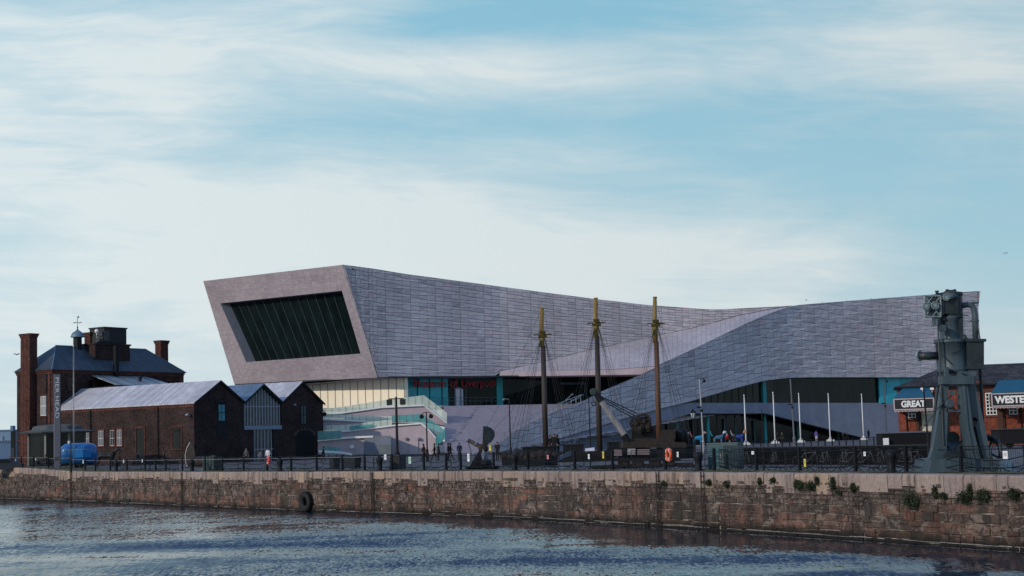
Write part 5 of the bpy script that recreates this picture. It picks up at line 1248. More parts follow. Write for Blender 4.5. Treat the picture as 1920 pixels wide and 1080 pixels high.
for x0,x1,y,Yq,c,l in ((11,37,809,420,(.16,.25,.34),'blue grey far building with flat roof beyond the pump house'),(-20,11,817,430,(.38,.44,.5),'low pale far building at the left edge'),(2,9,830,380,(.5,.53,.56),'small white far shed at the left edge')):
    a,b=B(x0,Yq),B(x1,Yq); t=empty('far_building',(a+b)/2,0,l,'building'); w_=(b-a).length; h_=ZP(x0,y,Yq)
    mb=MB(); mb.bx(-w_/2,w_/2,-6,6,0,h_); mb.build('wall',flat(c),t); mb=MB(); mb.bx(-w_/2-.2,w_/2+.2,-6.2,6.2,h_,h_+.4); mb.bx(-w_*.1,w_*.1,-1,1,h_+.4,h_+1.5); mb.build('roof',flat(mul(c,.7)),t)
    mb=MB()
    for k in range(6): mb.bx(-w_/2+w_*(k+.25)/6,-w_/2+w_*(k+.7)/6,-6.05,-6.01,h_*.45,h_*.7)
    mb.build('window_band',flat(mul(c,.45)),t)
# ================================================================== FLAGPOLES
fp=[(138,650,162,'tall thin flagpole in front of the pump house',.04),(1396.5,742,234,'white flagpole, first from the left before the museum',.07),(1451,737,240,'white flagpole, second from the left before the museum',.07),(1499,739,246,'white flagpole, third from the left before the museum',.07),(1554.5,739,253,'white flagpole, fourth from the left before the museum',.07),(1617,740,261,'white flagpole, rightmost of five before the museum',.07)]
for px,py,Yq,l,r_ in fp:
    q=B(px+2.5 if px>500 else px,Yq); t=empty('flagpole',q,0,l,'flagpole','flagpoles before the museum' if px>500 else None); h_=ZP(px,py,Yq)
    mb=MB(); mb.tube([(0,0,.3),(0,0,h_*.5),(0,0,h_)],[r_*1.5,r_*1.2,r_*.7],8); mb.build('pole',WHITE if px>500 else STEEL,t,smooth=True)
    mb=MB(); mb.lathe((0,0,h_),[(.02,-.05),(r_*1.6,.05),(.02,.2)],8); mb.tube([(r_+.03,0,h_-.2),(r_*1.6+.03,0,1.2)],.008,3); mb.build('halyard',WHITE,t)
    if px>500: mb=MB(); mb.bx(-.55,.55,-.55,.55,0,.28); mb.lathe((0,0,.28),[(.42,0),(.32,.15),(.2,.3)],8); mb.build('base',WHITE,t)
# ================================================================== LAMPS AND POLES
def pole(px,py,Yq,label,r_,m=DARK,name='lamp_post',cat='lamp post',head=None,lean=0):
    q=B(px,Yq); t=empty(name,q,0,label,cat); h_=ZP(px,py,Yq); t.rotation_euler=(0,rad(lean),0)
    mb=MB(); mb.lathe((0,0,0),[(r_*2.4,0),(r_*2.4,.1),(r_*2,.2),(r_*1.9,1.1),(r_*1.1,1.25)],10); mb.tube([(0,0,1.2),(0,0,h_)],[r_*1.1,r_*.8],8); mb.build('pole',m,t)
    if head=='twin':
        mb=MB(); mb.tube([(-.62,0,h_-.15),(.62,0,h_-.15)],.04,5); mb.build('cross_arm',DARK,t)
        for sd in (-1,1): mb=MB(); mb.box((sd*.55,-.05,h_-.42),(.46,.36,.44)); mb.box((sd*.55,-.05,h_-.66),(.36,.28,.04)); mb.build('lamp_head',BIN,t)
    if head=='twin_small':
        mb=MB(); mb.tube([(-.5,0,h_-.25),(-.2,0,h_),(.2,0,h_),(.5,0,h_-.25)],.035,5); mb.build('cross_arm',DARK,t)
        for sd in (-1,1): mb=MB(); mb.torus((sd*.45,0,h_-.4),.17,.05,12,5); mb.lathe((sd*.45,0,h_-.4),[(.12,-.1),(.14,.05),(.05,.12)],8,axis='Y'); mb.build('lamp_head',DARK,t)
    if head=='cctv':
        mb=MB(); mb.tube([(0,0,h_-.1),(.5,0,h_+.02)],.035,5); mb.lathe((.45,-.05,h_-.2),[(.02,-.2),(.14,-.12),(.16,0),(.1,.1)],8); mb.lathe((.0,-.15,h_*.58),[(.02,-.2),(.15,-.12),(.16,0),(.1,.1)],8); mb.box((-.25,-.1,h_*.62),(.4,.14,.16)); mb.build('camera',DARK,t)
    if head=='arm':
        mb=MB(); mb.tube([(0,0,h_-.1),(-.45,-.1,h_)],.03,5); mb.lathe((-.5,-.1,h_-.1),[(.04,-.1),(.13,0),(.04,.1)],8); mb.build('lamp_head',STEEL,t)
    if head=='lantern':
        mb=MB(); mb.lathe((0,0,h_),[(.10,0),(.22,.4)],6); mb.build('lamp_glass',LAMPG,t)
        mb=MB(); mb.lathe((0,0,h_+.41),[(.26,0),(.2,.12),(.08,.22),(.03,.34)],6); mb.tube([(-.25,0,h_-.08),(.25,0,h_-.08)],.025,5)
        for a in range(6): q_=a*math.pi/3; mb.tube([(.11*math.cos(q_),.11*math.sin(q_),h_),(.23*math.cos(q_),.23*math.sin(q_),h_+.4)],.015,4)
        mb.build('lantern_frame',DARK,t)
    return t
pole(745.5,744,128,'tall black lamp post with two square heads beside the ramp',.11,head='twin')
pole(801.5,773,150,'shorter black lamp post with two round heads before the ramp',.07,head='twin_small')
pole(958,747,140,'slim dark lamp post between the propeller and the left mast',.06,head='arm')
pole(1108,745,120,'slim black pole just left of the middle mast',.05,name='pole',cat='pole')
pole(1320,710,150,'grey camera pole left of the white flagpoles',.07,m=STEEL,name='camera_pole',cat='camera pole',head='cctv',lean=-1.2)
pole(1490,710,190,'tall grey camera pole between the second and third flagpoles',.10,m=mat('pole_grey',(.09,.10,.12),.5,bump=0),name='camera_pole',cat='camera pole',head='cctv',lean=-1)
pole(1663,712,215,'dark camera pole in front of the teal panels',.10,m=mat('pole_dark',(.05,.06,.07),.5,bump=0),name='camera_pole',cat='camera pole',head='cctv')
pole(1303,784,120,'old fashioned street lantern before the museum entrance',.05,head='lantern')
pole(133,782,150,'thin black lamp post right of the pier sign',.05,name='pole',cat='pole')
pole(1433,765,78,'thin black pole beside the inner railing',.02,name='pole',cat='pole')
pole(1744,716,74,'dark post left of the steam engine',.045,name='pole',cat='pole',lean=-1.5)
pole(1834,772,110,'old fashioned street lantern right of the steam engine',.05,head='lantern')
# ================================================================== BINS, CABINETS, RAILINGS
def onfence(px,o): s=s_at(px,o); return off(s,o,rise(s)),math.atan2(tn(s).y,tn(s).x)
q,a=onfence(746,2.9); t=empty('litter_bin',q,a+rad(20),'large square black litter bin at the foot of the twin lamp post','bin'); mb=MB(); mb.bx(-.42,.42,-.42,.42,.05,1.0); mb.bx(-.46,.46,-.46,.46,1.0,1.08); mb.build('body',BIN,t); mb=MB(); mb.bx(-.3,.3,-.45,-.43,.75,.95); mb.build('flap',flat((.04,.045,.05)),t)
q,a=onfence(1362,2.7); t=empty('utility_cabinet',q,a+rad(30),'dark teal utility cabinet with doors beside the fence','cabinet'); mb=MB(); mb.bx(-.85,.85,-.4,.4,.06,1.38); mb.bx(-.9,.9,-.45,.45,1.38,1.44); mb.build('body',CABG,t)
for sd in (-1,1): mb=MB(); mb.bx(sd*.43-.38,sd*.43+.38,-.425,-.402,.16,1.3); mb.build('door',flat((.045,.10,.115) if sd<0 else (.025,.05,.06)),t)
mb=MB(); mb.box((-.1,-.44,.75),(.04,.03,.2)); mb.build('handle',STEEL,t)
q,a=onfence(398,3.2); t=empty('utility_cabinet',q,a,'dark green glazed cabinet in front of the shed','cabinet'); mb=MB(); mb.bx(-1.1,1.1,-.35,.35,0,1.2); mb.build('body',flat((.02,.035,.035)),t); mb=MB(); 
for x in (-1.05,-.3,.35,1.05): mb.bx(x-.03,x+.03,-.39,-.352,0,1.25)
mb.build('frame',flat((.10,.15,.15)),t)
for px,o_,l in ((628,6,'low black bin behind the fence, right of the shed corner'),(660,9,'wide low black planter left of the shaded recess')):
    q,a=onfence(px,o_); t=empty('litter_bin' if px<640 else 'planter',q,a,l,'bin' if px<640 else 'planter'); w_=.35 if px<640 else 1.0; mb=MB(); mb.hexa([(-w_*.85,-.28,0),(w_*.85,-.28,0),(w_*.85,.28,0),(-w_*.85,.28,0),(-w_,-.33,.85),(w_,-.33,.85),(w_,.33,.85),(-w_,.33,.85)]); mb.build('body',BIN,t); mb=MB(); mb.bx(-w_-.04,w_+.04,-.37,.37,.85,.92); mb.build('rim',DARK,t)
# inner plaza railing
t=empty('plaza_railing',B(1500,143),0,'long dark railing with posts across the plaza behind the barriers','railing')
a,b=B(1245,138),B(1652,146); n=30; ru=[a.lerp(b,k/n) for k in range(n+1)]
for k,p in enumerate(ru):
    mb=MB(); mb.box(p+Vector((0,0,.58)),(.09,.09,1.16)); mb.build('post',DARK,t,world=True)
mb=MB()
for z_ in (1.1,.15): mb.tube([p+Vector((0,0,z_)) for p in ru],.025,4)
N_=200
for k in range(N_): p=a.lerp(b,k/N_); mb.tube([p+Vector((0,0,.15)),p+Vector((0,0,1.1))],.009,3,caps=False)
mb.build('rail',DARK,t,world=True)
# long dark block (covered wagon) on the plaza
a,b=B(1650,139),B(1747,139); t=empty('goods_wagon',(a+b)/2,0,'long low black covered wagon left of the steam engine','wagon'); w_=(b-a).length/2
mb=MB(); mb.bx(-w_,w_,-1.2,1.2,.35,1.45); 
k=-w_
while k<w_: mb.bx(k,k+.05,-1.23,-1.2,.35,1.45); k+=.3
mb.build('body',flat((.01,.01,.012)),t); mb=MB(); mb.bx(-w_-.1,w_+.1,-1.3,1.3,1.45,1.56); mb.build('lid',flat((.10,.12,.15)),t)
for x in (-w_*.7,w_*.7):
    mb=MB(); mb.lathe((x,-1.0,.35),[(.35,-.06),(.35,.06)],14,axis='Y'); mb.build('wheel',DARK,t)
o=empty('notice',B(1662,137.4),0,'white notice leaning in front of the black wagon','notice'); mb=MB(); mb.box((0,0,.75),(.5,.03,.6)); mb.tube([(-.15,.02,0),(-.15,.02,.5)],.02,4); mb.tube([(.15,.02,0),(.15,.02,.5)],.02,4); mb.build('panel',WHITE,o)
# dark low boards behind the barriers at right
t=empty('low_boundary_wall',B(1600,84),0,'low black boundary wall behind the bicycles','wall'); mb=MB()
pa=[off(s_at(p,11),11) for p in range(1400,1760,20)]
for p,q in zip(pa,pa[1:]): 
    d_=Vector((-.3,.3,0)); mb.hexa([p,q,q+d_,p+d_]+[v+Vector((0,0,1.0)) for v in (p,q,q+d_,p+d_)])
mb.build('body',mat('black_boarding',(.005,.006,.007),1,bump=0,spec=.03),t,world=True)
mb=MB()
for p,q in zip(pa,pa[1:]): d_=Vector((-.33,.33,0)); mb.hexa([v+Vector((.02,-.02,1.0)) for v in (p,q,q+d_,p+d_)]+[v+Vector((.02,-.02,1.06)) for v in (p,q,q+d_,p+d_)])
mb.build('coping',flat((.03,.032,.035)),t,world=True)
# bicycles
def make_bike():
    t=empty('bicycle',(0,0,0))
    for x in (-.5,.5):
        mb=MB(); mb.torus((x,0,.34),.32,.02,18,5)
        for a in range(8): q=a*math.pi/4; mb.tube([(x,0,.34),(x+.32*math.cos(q),0,.34+.32*math.sin(q))],.004,3,caps=False)
        mb.build('wheel',RUBBER,t)
    mb=MB(); 
    for u,v in (((-.5,0,.34),(-.15,0,.82)),((-.15,0,.82),(-.05,0,.32)),((-.05,0,.32),(.38,0,.80)),((-.15,0,.78),(.36,0,.82)),((-.5,0,.34),(-.05,0,.32)),((.36,0,.92),(.5,0,.34))): mb.tube([u,v],.015,5)
    mb.build('frame',flat((.09,.095,.10)),t); mb=MB(); mb.tube([(-.16,0,.82),(-.18,0,.92)],.014,5); mb.box((-.2,0,.94),(.26,.12,.05)); mb.build('saddle',RUBBER,t)
    mb=MB(); mb.tube([(.36,0,.9),(.34,0,1.0)],.014,5); mb.tube([(.45,-.25,1.02),(.34,-.15,1.0),(.34,.15,1.0),(.45,.25,1.02)],.013,5); mb.build('handlebar',DARK,t); return t
bk0=make_bike()
for k,px in enumerate([1395,1440,1516,1548,1577,1602,1634,1661,1690,1716]):
    o=bk0 if k==0 else copy_tree(bk0); s=s_at(px,6.0); o.location=off(s,6.0+R.uniform(-.5,.5)); o.rotation_euler=(rad(R.uniform(-6,6)),0,math.atan2(tn(s).y,tn(s).x)+rad(R.uniform(-40,40)))
    tag(o,f'parked bicycle, {ordn(k)} from the left behind the barriers near the engine','bicycle','bicycles parked behind the barriers')
# ================================================================== STEAM ENGINE MONUMENT
YE=67.5; KE=YE/F
q0=B(1803,YE); en=empty('steam_engine',q0,0,'towering grey green vertical marine steam engine standing on the quay, right','steam engine')
def eq(px,py,dy=0): return P(px,py,YE+dy)
def ez(py,px=1800): return ZP(px,py,YE)
def vlathe(mb,px,dy,prof,n=20,m=0):       # profile (radius in photo px, row)
    c=eq(px,(prof[0][1]+prof[-1][1])/2,dy); mb.lathe((c.x,YE+dy,0),[(r*KE,ZP(px,y,YE)) for r,y in prof],n,m)
def ebox(mb,x0,x1,y0,y1,d0,d1,m=0): a=eq(x0,y1); b=eq(x1,y1); c=eq(x1,y0); d=eq(x0,y0); D0,D1=Vector((0,d0,0)),Vector((0,d1,0)); mb.hexa([a+D0,b+D0,b+D1,a+D1,d+D0,c+D0,c+D1,d+D1],m)
def eprism(mb,pts,d0,d1,m=0): mb.prism([eq(x,y)+Vector((0,d0,0)) for x,y in pts],(0,d1-d0,0),m)
def eb(mb,name,m,smooth=False,par=None):
    o=mb.build(name,m,en,world=True,smooth=smooth)
    if par: o.parent=par
    return o
mb=MB(); eprism(mb,[(1725,889),(1732,862),(1762,858),(1850,860),(1884,872),(1888,889)],-1.3,1.5); ebox(mb,1722,1890,884,890,-1.5,1.7); eb(mb,'bedplate',ENG)
mb=MB(); eprism(mb,[(1855,888),(1857,862),(1874,858),(1880,872),(1886,888)],-1.5,-.6); ebox(mb,1858,1876,866,880,-1.55,-1.5); eb(mb,'bearing_block',ENGB)
mb=MB(); eprism(mb,[(1757,722),(1768,722),(1767,760),(1764,838),(1766,862),(1727,880),(1740,838),(1749,780)],-.9,-.45); eb(mb,'column',ENG)
mb=MB(); eprism(mb,[(1786,704),(1800,704),(1812,800),(1828,866),(1806,872),(1800,838),(1789,760)],-.95,-.5); eprism(mb,[(1789,704),(1795,704),(1803,800),(1816,868),(1810,868),(1797,790)],-1.02,-.95); eb(mb,'column',ENG)
mb=MB(); eprism(mb,[(1800,704),(1819,704),(1830,760),(1847,838),(1862,880),(1846,884),(1834,850),(1822,800),(1826,786),(1818,782),(1812,790),(1818,840),(1826,872),(1812,872)],-.6,.6); eb(mb,'back_column',ENG)
mb=MB(); eprism(mb,[(1766,724),(1782,724),(1796,868),(1752,868)],.7,1.0); eb(mb,'far_column',ENGD)
mb=MB(); ebox(mb,1753,1812,707,722,-1.15,-.5); ebox(mb,1787,1819,698,706.6,-.9,.9); ebox(mb,1762,1768,690,706.6,-.9,-.6); ebox(mb,1764,1794,768,773,-.9,-.6); eb(mb,'crossbeam',ENG)
mb=MB(); vlathe(mb,1784,0,[(27,699),(29,697),(29,692),(28,690),(28,644),(31,643),(31,638),(28,637),(26,636)],24); eb(mb,'low_pressure_cylinder',ENG,True)
mb=MB(); ebox(mb,1806,1838,641,690,-.55,.6); ebox(mb,1803,1841,637,642,-.65,.7); ebox(mb,1803,1840,688,693,-.62,.66); eb(mb,'valve_chest',ENGD)
mb=MB(); vlathe(mb,1781,0,[(20,640),(19,636),(19,602),(22,598),(22,594)],20); eb(mb,'high_pressure_cylinder',ENG,True)
mb=MB(); ebox(mb,1793,1802,598,636,-.35,.3); vlathe(mb,1808,-.3,[(5,637),(5,631),(2,628)],8); eb(mb,'steam_passage',ENGD)
mb=MB(); vlathe(mb,1783,0,[(18,600),(21,596),(21,556),(23,554),(23,549),(12,547),(8,544)],20); ebox(mb,1762,1790,556,590,-.55,0); 
for px in (1776,1790): vlathe(mb,px,-.2,[(3,549),(3.5,544),(2,543)],8)
eb(mb,'cylinder_head',ENGD)
vc=MB(); ebox(vc,1735,1763,556,593,-.62,.1); vco=eb(vc,'valve_box',ENGD)
mb=MB()
for (a,b) in (((1735,556),(1763,593)),((1763,556),(1735,593)),((1735,574.5),(1749,556)),((1749,593),(1763,574.5))): mb.tube([eq(*a,-.65),eq(*b,-.65)],.025,4)
for a,b in (((1734,555),(1764,555)),((1764,555),(1764,594)),((1764,594),(1734,594)),((1734,594),(1734,555))): mb.tube([eq(*a,-.64),eq(*b,-.64)],.045,4)
for k in range(7): 
    for y in (555,594): p=eq(1735+k*4.7,y,-.69); mb.box(p,(.05,.04,.05))
for k in range(8):
    for x in (1734,1764): p=eq(x,556+k*5.3,-.69); mb.box(p,(.05,.04,.05))
eb(mb,'lattice_frame',ENGW,par=vco)
def flange(px,py,r,dy,name='flange',depth=.12,par=None,hub=.5):
    c=eq(px,py,dy); mb=MB(); mb.torus(c,r*KE*.78,r*KE*.2,20,6)
    for k in range(12): a=k*math.pi/6; mb.lathe(c+Vector((math.cos(a)*r*KE*.8,-.05,math.sin(a)*r*KE*.8)),[(.022,-.03),(.022,.03)],6,axis='Y')
    for k in range(6): a=k*math.pi/3; mb.tube([c,c+Vector((math.cos(a)*r*KE*.75,0,math.sin(a)*r*KE*.75))],.02,4)
    mb.lathe(c,[(r*KE*hub,-.05),(r*KE*hub,.25)],14,axis='Y'); eb(mb,name,ENGW,par=par)
flange(1736,574,7.5,-.78,par=vco); flange(1753,573,8,-.78,par=vco); flange(1774,557.5,7,-.75,hub=.62)
mb=MB(); c=eq(1774,557.5,-.6); mb.tube([eq(1778,557,-.7),eq(1786,555,-.62),eq(1792,556,-.4)],6*KE,10); vlathe(mb,1757,-.3,[(3,557),(3,549),(4,548),(4,546)],8); eb(mb,'steam_pipe_stub',ENG,True)
mb=MB(); mb.tube([eq(1800,573.5,0),eq(1815,571,0),eq(1822,573,0),eq(1826,579,0),eq(1828,592,0),eq(1829,639,0)],5.5*KE,12); eb(mb,'bent_steam_pipe',ENG,True)
mb=MB(); mb.tube([eq(1798,573.5,0),eq(1802,573.5,0)],8*KE,12); vlathe(mb,1828,0,[(8,603),(8,600)],12); vlathe(mb,1829,0,[(8,640),(8,636)],12); ebox(mb,1822,1834,566,569,-.15,.15); eb(mb,'pipe_flange',ENG)
mb=MB(); 
a_=eq(1758,667,0); b_=eq(1728,667.5,0)
mb.tube([eq(1762,667,-.1),eq(1724,667.5,-.3)],7.5*KE,16); eb(mb,'exhaust_pipe',ENGD,True)
mb=MB(); c=eq(1724.5,667,-.31); mb.torus(c,8.6*KE,.045,20,6,axis='X')
for k in range(12): a=k*math.pi/6; mb.lathe(c+Vector((-.03,math.cos(a)*9*KE,math.sin(a)*9*KE)),[(.022,-.03),(.022,.03)],6,axis='X')
for v in mb.v:                                        # turned slightly to the left viewer
    d_=v-c; v.x,v.y=c.x+d_.x*.55+d_.y*.83,c.y+d_.y*.55-d_.x*.83
mb.lathe(c+Vector((.12,.0,0)),[(.14,-.02),(.14,.02)],14,axis='X'); eb(mb,'exhaust_flange',ENGW)
mb=MB(); 
for x0,y0,x1,y1,r_,dy in ((1758,600,1764,722,1.6,-.75),(1764,722,1769,835,1.8,-.95),(1762,735,1770,835,1.,-.7)): mb.tube([eq(x0,y0,dy),eq(x1,y1,dy)],r_*KE,6)
mb.tube([eq(1752,772,-1.1),eq(1787,738,-1.0)],.03,5); mb.tube([eq(1726,808,-1.0),eq(1752,775,-1.1)],.02,5); mb.tube([eq(1765,665,-.75),eq(1786,684,-.75)],.018,4); mb.tube([eq(1784,663,-.75),eq(1802,658,-.75)],.018,4); mb.tube([eq(1803,560,-.1),eq(1806,690,-.5)],.014,4)
mb.tube([eq(1802,590,-.3),eq(1816,592,-.5)],.02,4); mb.tube([eq(1831,604,-.1),eq(1838,636,-.2)],.025,4)
eb(mb,'connecting_rod',ENGD)
mb=MB(); ebox(mb,1752,1763,612,623,-.95,-.6); ebox(mb,1745,1756,597,611,-.6,-.2); vlathe(mb,1757,-.75,[(4,612),(2.5,600)],8); eb(mb,'valve_gear',ENG)
mb=MB(); c=eq(1781,757,-1.1); mb.lathe(c,[(.16,-.08),(.2,-.03),(.2,.08)],14,axis='Y'); c=eq(1785,737,-1.1); mb.lathe(c,[(.12,-.04),(.12,.04)],12,axis='Y'); eb(mb,'gauge',ENG)
mb=MB(); c=eq(1788,845,0); mb.lathe(c+Vector((-.5,0,0)),[(.34,0),(.42,.1),(.42,.9),(.34,1.0)],16,axis='X'); eb(mb,'crank_drum',ENG,True)
mb=MB(); c=eq(1784,866,-1.0); mb.lathe(c,[(.42,-.12),(.48,0),(.42,.25)],16,axis='Y'); c=eq(1783,822,.2); mb.lathe(c,[(.3,-.3),(.3,.5)],12,axis='Y'); eb(mb,'crank',ENGD)
mb=MB(); c=eq(1852,848,.5); mb.torus(c,.68,.10,24,8,axis='X'); mb.torus(c+Vector((.12,0,0)),.55,.06,24,6,axis='X')
for k in range(4): a=k*math.pi/2+.4; mb.tube([c,c+Vector((0,math.cos(a)*.68,math.sin(a)*.68))],.05,5)
for v in mb.v:
    d_=v-c; v.x,v.y=c.x+d_.x*.8-d_.y*.6,c.y+d_.y*.8+d_.x*.6
eb(mb,'flywheel',ENGD)
mb=MB()
for k in range(26):
    a=k*2*math.pi/26; c=eq(1784,640.5,0); mb.lathe(Vector((c.x+math.cos(a)*30*KE,YE+math.sin(a)*30*KE,c.z+.04)),[(.03,0),(.03,.07)],6)
eb(mb,'bolt_ring',ENGD)
mb=MB(); mb.tube([eq(1838,692,.2),eq(1845,838,.2),eq(1846,888,.2)],.07,8); mb.tube([eq(1803,700,-1.0),eq(1812,704,-1.0)],.05,5); eb(mb,'drain_pipe',ENGD)
# ================================================================== RED BRICK STATION BUILDING
YR=150.0
def rq(px,py,dy=0): return P(px,py,YR+dy)
q=B(1800,YR); rb=empty('station_building',q,0,'red brick single storey goods building with slate roof and blue canopies at the right edge','building')
def rbuild(mb,name,m,par=None): 
    o=mb.build(name,m,rb,world=True)
    if par: o.parent=par
    return o
xl=rq(1686,760).x; xr=rq(2010,760).x; ze=ZP(1800,721.5,YR)
mb=MB(); mb.bx(xl,xr,YR,YR+12,0,ze); rbuild(mb,'wall',BRICK_R)
rr0=P(1737,688,YR+6); zr2=rr0.z
mb=MB(); ov=.35; A=(xl-ov,YR-ov,ze-.05); Bq=(xr+ov,YR-ov,ze-.05); Cq=(xr+ov,YR+12+ov,ze-.05); Dq=(xl-ov,YR+12+ov,ze-.05); r1=(rr0.x+.4,YR+6,zr2); r2=(xr-3,YR+6,zr2)
mb.add([A,Bq,Cq,Dq,r1,r2],[(0,1,5,4),(1,2,5),(2,3,4,5),(3,0,4),(3,2,1,0)]); rbuild(mb,'roof',SLATE)
mb=MB(); mb.bx(xl-.42,xr+.4,YR-.45,YR-.35,ze-.18,ze-.02); mb.bx(xl-.1,xr,YR-.12,YR,ze-.45,ze-.3); rbuild(mb,'gutter',DARK)
for (x0,x1,ys0,ys1,yr,word,wx0,wx1,pxr) in ((1692,1764,748,770.5,726,'GREAT',1705,1749,(1692,1760)),(1868,1968,739,764.5,719,'WESTERN',1873,1947,(1874,1950))):
    Yc=-3.2; a=rq(x0,ys1,Yc); b=rq(x1,ys1,Yc); t_=rq(x0,ys0,Yc); W_=b.x-a.x
    cn=empty('canopy',(0,0,0)); cn.parent=rb
    mb=MB(); mb.hexa([Vector((a.x,YR+Yc+.05,t_.z+.02)),Vector((b.x,YR+Yc+.05,t_.z+.02)),Vector((b.x-.3,YR-.14,ZP(1800,yr+3,YR))),Vector((a.x+1.0,YR-.14,ZP(1800,yr+3,YR))),Vector((a.x,YR+Yc+.05,t_.z+.14)),Vector((b.x,YR+Yc+.05,t_.z+.14)),Vector((b.x-.3,YR-.14,ZP(1800,yr,YR)+.12)),Vector((a.x+1.0,YR-.14,ZP(1800,yr,YR)+.12))]); rbuild(mb,'canopy_roof',CANB,cn)
    mb=MB(); mb.bx(a.x,b.x,YR+Yc-.06,YR+Yc+.02,a.z+.12,t_.z); 
    mb.bx(a.x,a.x+.06,YR+Yc+.02,YR-.14,a.z+.2,t_.z); mb.bx(b.x-.06,b.x,YR+Yc+.02,YR-.14,a.z+.2,t_.z); rbuild(mb,'sign_board',BLACKP,cn)
    mb=MB(); z_=t_.z; mb.bx(a.x-.05,b.x+.05,YR+Yc-.12,YR+Yc-.062,z_-.07,z_+.03); mb.bx(a.x-.05,b.x+.05,YR+Yc-.12,YR+Yc-.062,a.z+.08,a.z+.18); mb.bx(a.x-.05,a.x+.06,YR+Yc-.12,YR+Yc-.062,a.z+.181,z_-.071); mb.bx(b.x-.06,b.x+.05,YR+Yc-.12,YR+Yc-.062,a.z+.181,z_-.071)
    n=int(W_/.16)
    for k in range(n): x=a.x+(k+.5)*W_/n; mb.bx(x-.06,x+.06,YR+Yc-.05,YR+Yc-.01,a.z-.10+.04*(k%2),a.z+.079)
    rbuild(mb,'valance',flat((.42,.36,.36)),cn)
    w0=rq(wx0,ys1,Yc); w1=rq(wx1,ys1,Yc); hh=(t_.z-a.z)*.56; o=text(word,w1.x-w0.x,hh,WHITE,rb,Vector(((w0.x+w1.x)/2,YR+Yc-.09,a.z+.12+(t_.z-a.z-.12)*.2))-Vector((q.x,q.y,0)),0,'sign_lettering',.04,font_bold=.045)
    mb=MB(); 
    for x in (a.x+1.2,b.x-1.2): mb.tube([(x,YR-.1,a.z-.9),(x,YR+Yc+.3,a.z+.15)],.05,5)
    rbuild(mb,'bracket',DARK,cn)
def rwin(x0,x1,y0,y1,nx,ny,glass_=GLASSD,fr=WHITE):
    t=empty('window',(0,0,0)); t.parent=rb; a=rq(x0,y1); b=rq(x1,y0); 
    mb=MB(); mb.bx(a.x,b.x,YR-.03,YR-.01,a.z,b.z); rbuild(mb,'pane',glass_,t)
    mb=MB()
    for k in range(nx+1): x=lerp(a.x,b.x,k/nx); mb.bx(x-.04,x+.04,YR-.08,YR-.031,a.z,b.z)
    for k in range(ny+1): z=lerp(a.z,b.z,k/ny); mb.bx(a.x-.05,b.x+.05,YR-.1,YR-.081,z-.04,z+.04)
    rbuild(mb,'frame',fr,t); mb=MB(); mb.bx(a.x-.2,b.x+.2,YR-.14,YR,a.z-.25,a.z-.06); mb.bx(a.x-.15,b.x+.15,YR-.05,YR,b.z+.06,b.z+.35); rbuild(mb,'window_trim',flat((.10,.045,.035)),t)
rwin(1843.5,1858.5,738,778,3,6); rwin(1703,1715,770,783,2,2); rwin(1884,1897,764,777,2,2); rwin(1828,1834,722,735,1,1,GLASSD,DARK)
mb=MB()
for x0,x1,y0,y1 in ((1729,1747,765,822),(1915,1945,760,822)):
    a=rq(x0,y1); b=rq(x1,y0); mb.bx(a.x,b.x,YR-.10,YR-.02,0,b.z)
    for k in range(1,6): x=lerp(a.x,b.x,k/6); mb.bx(x-.02,x+.02,YR-.12,YR-.1,0,b.z)
rbuild(mb,'boarded_door',CREAM)
mb=MB()
for px in (1700,1722,1876,1905): a=rq(px,800); mb.tube([Vector((a.x,YR-.1,.1)),Vector((a.x,YR-.1,ze-.5))],.06,6)
rbuild(mb,'downpipe',DARK)
mb=MB(); 
for px in (1826,1868,1722): a=rq(px,800); mb.bx(a.x-.25,a.x+.25,YR-.1,YR,0,ze-.46)
rbuild(mb,'pilaster',flat((.07,.035,.028)))
mb=MB()
for px in (1735,1752): a=rq(px,729,-1.5); mb.tube([a,a+Vector((0,0,-.4))],.03,4); mb.box(a,(.35,.2,.2))
rbuild(mb,'floodlight',WHITE)
_c=Vector((xl,YR,0)); rb.rotation_euler=(0,0,rad(-13)); rb.location=_c+Matrix.Rotation(rad(-13),3,'Z')@(Vector((q.x,q.y,0))-_c)
# dark covered goods behind the engine at the right edge
a,b=B(1868,128),B(1990,128); t=empty('goods_wagon',(a+b)/2,0,'dark wagon body at the right edge below the WESTERN sign','wagon'); w_=(b-a).length/2
mb=MB(); mb.bx(-w_,w_,-1.2,1.2,.35,1.5); mb.build('body',flat((.012,.012,.014)),t); mb=MB(); mb.bx(-w_-.1,w_+.1,-1.3,1.3,1.5,1.6); mb.build('lid',flat((.04,.045,.05)),t)
for x in (-w_*.7,0,w_*.7): mb=MB(); mb.lathe((x,-1.0,.35),[(.35,-.06),(.35,.06)],14,axis='Y'); mb.build('wheel',DARK,t)
# ================================================================== SHIP WITH THREE MASTS
YS=126.0
q=B(1130,YS); sh=empty('sailing_ship',q,0,'dark hulled sailing ship lying in the dry dock, three bare masts with rigging','ship')
def sb_(mb,name,m,par=None,smooth=False):
    return mb.build(name,m,par or sh,world=True,smooth=smooth)
mb=MB(); st=[(965,.25,.72),(985,1.3,.62),(1020,2.3,.5),(1080,3.0,.42),(1150,3.1,.42),(1230,2.9,.46),(1280,2.3,.6),(1298,1.6,.7)]
for px,hw,z in st:
    c=B(px,YS); 
    for y,z_ in ((-hw,z+.35),(-hw*.97,z),(-hw*.8,-.5),(hw*.8,-.5),(hw*.97,z),(hw,z+.35)): mb.v.append(Vector((c.x,YS+y,z_)))
for i in range(len(st)-1):
    for k in range(5): mb.f.append([i*6+k,i*6+k+1,(i+1)*6+k+1,(i+1)*6+k]); mb.m.append(0)
    mb.f.append([i*6+1,(i+1)*6+1,(i+1)*6+4,i*6+4]); mb.m.append(0)
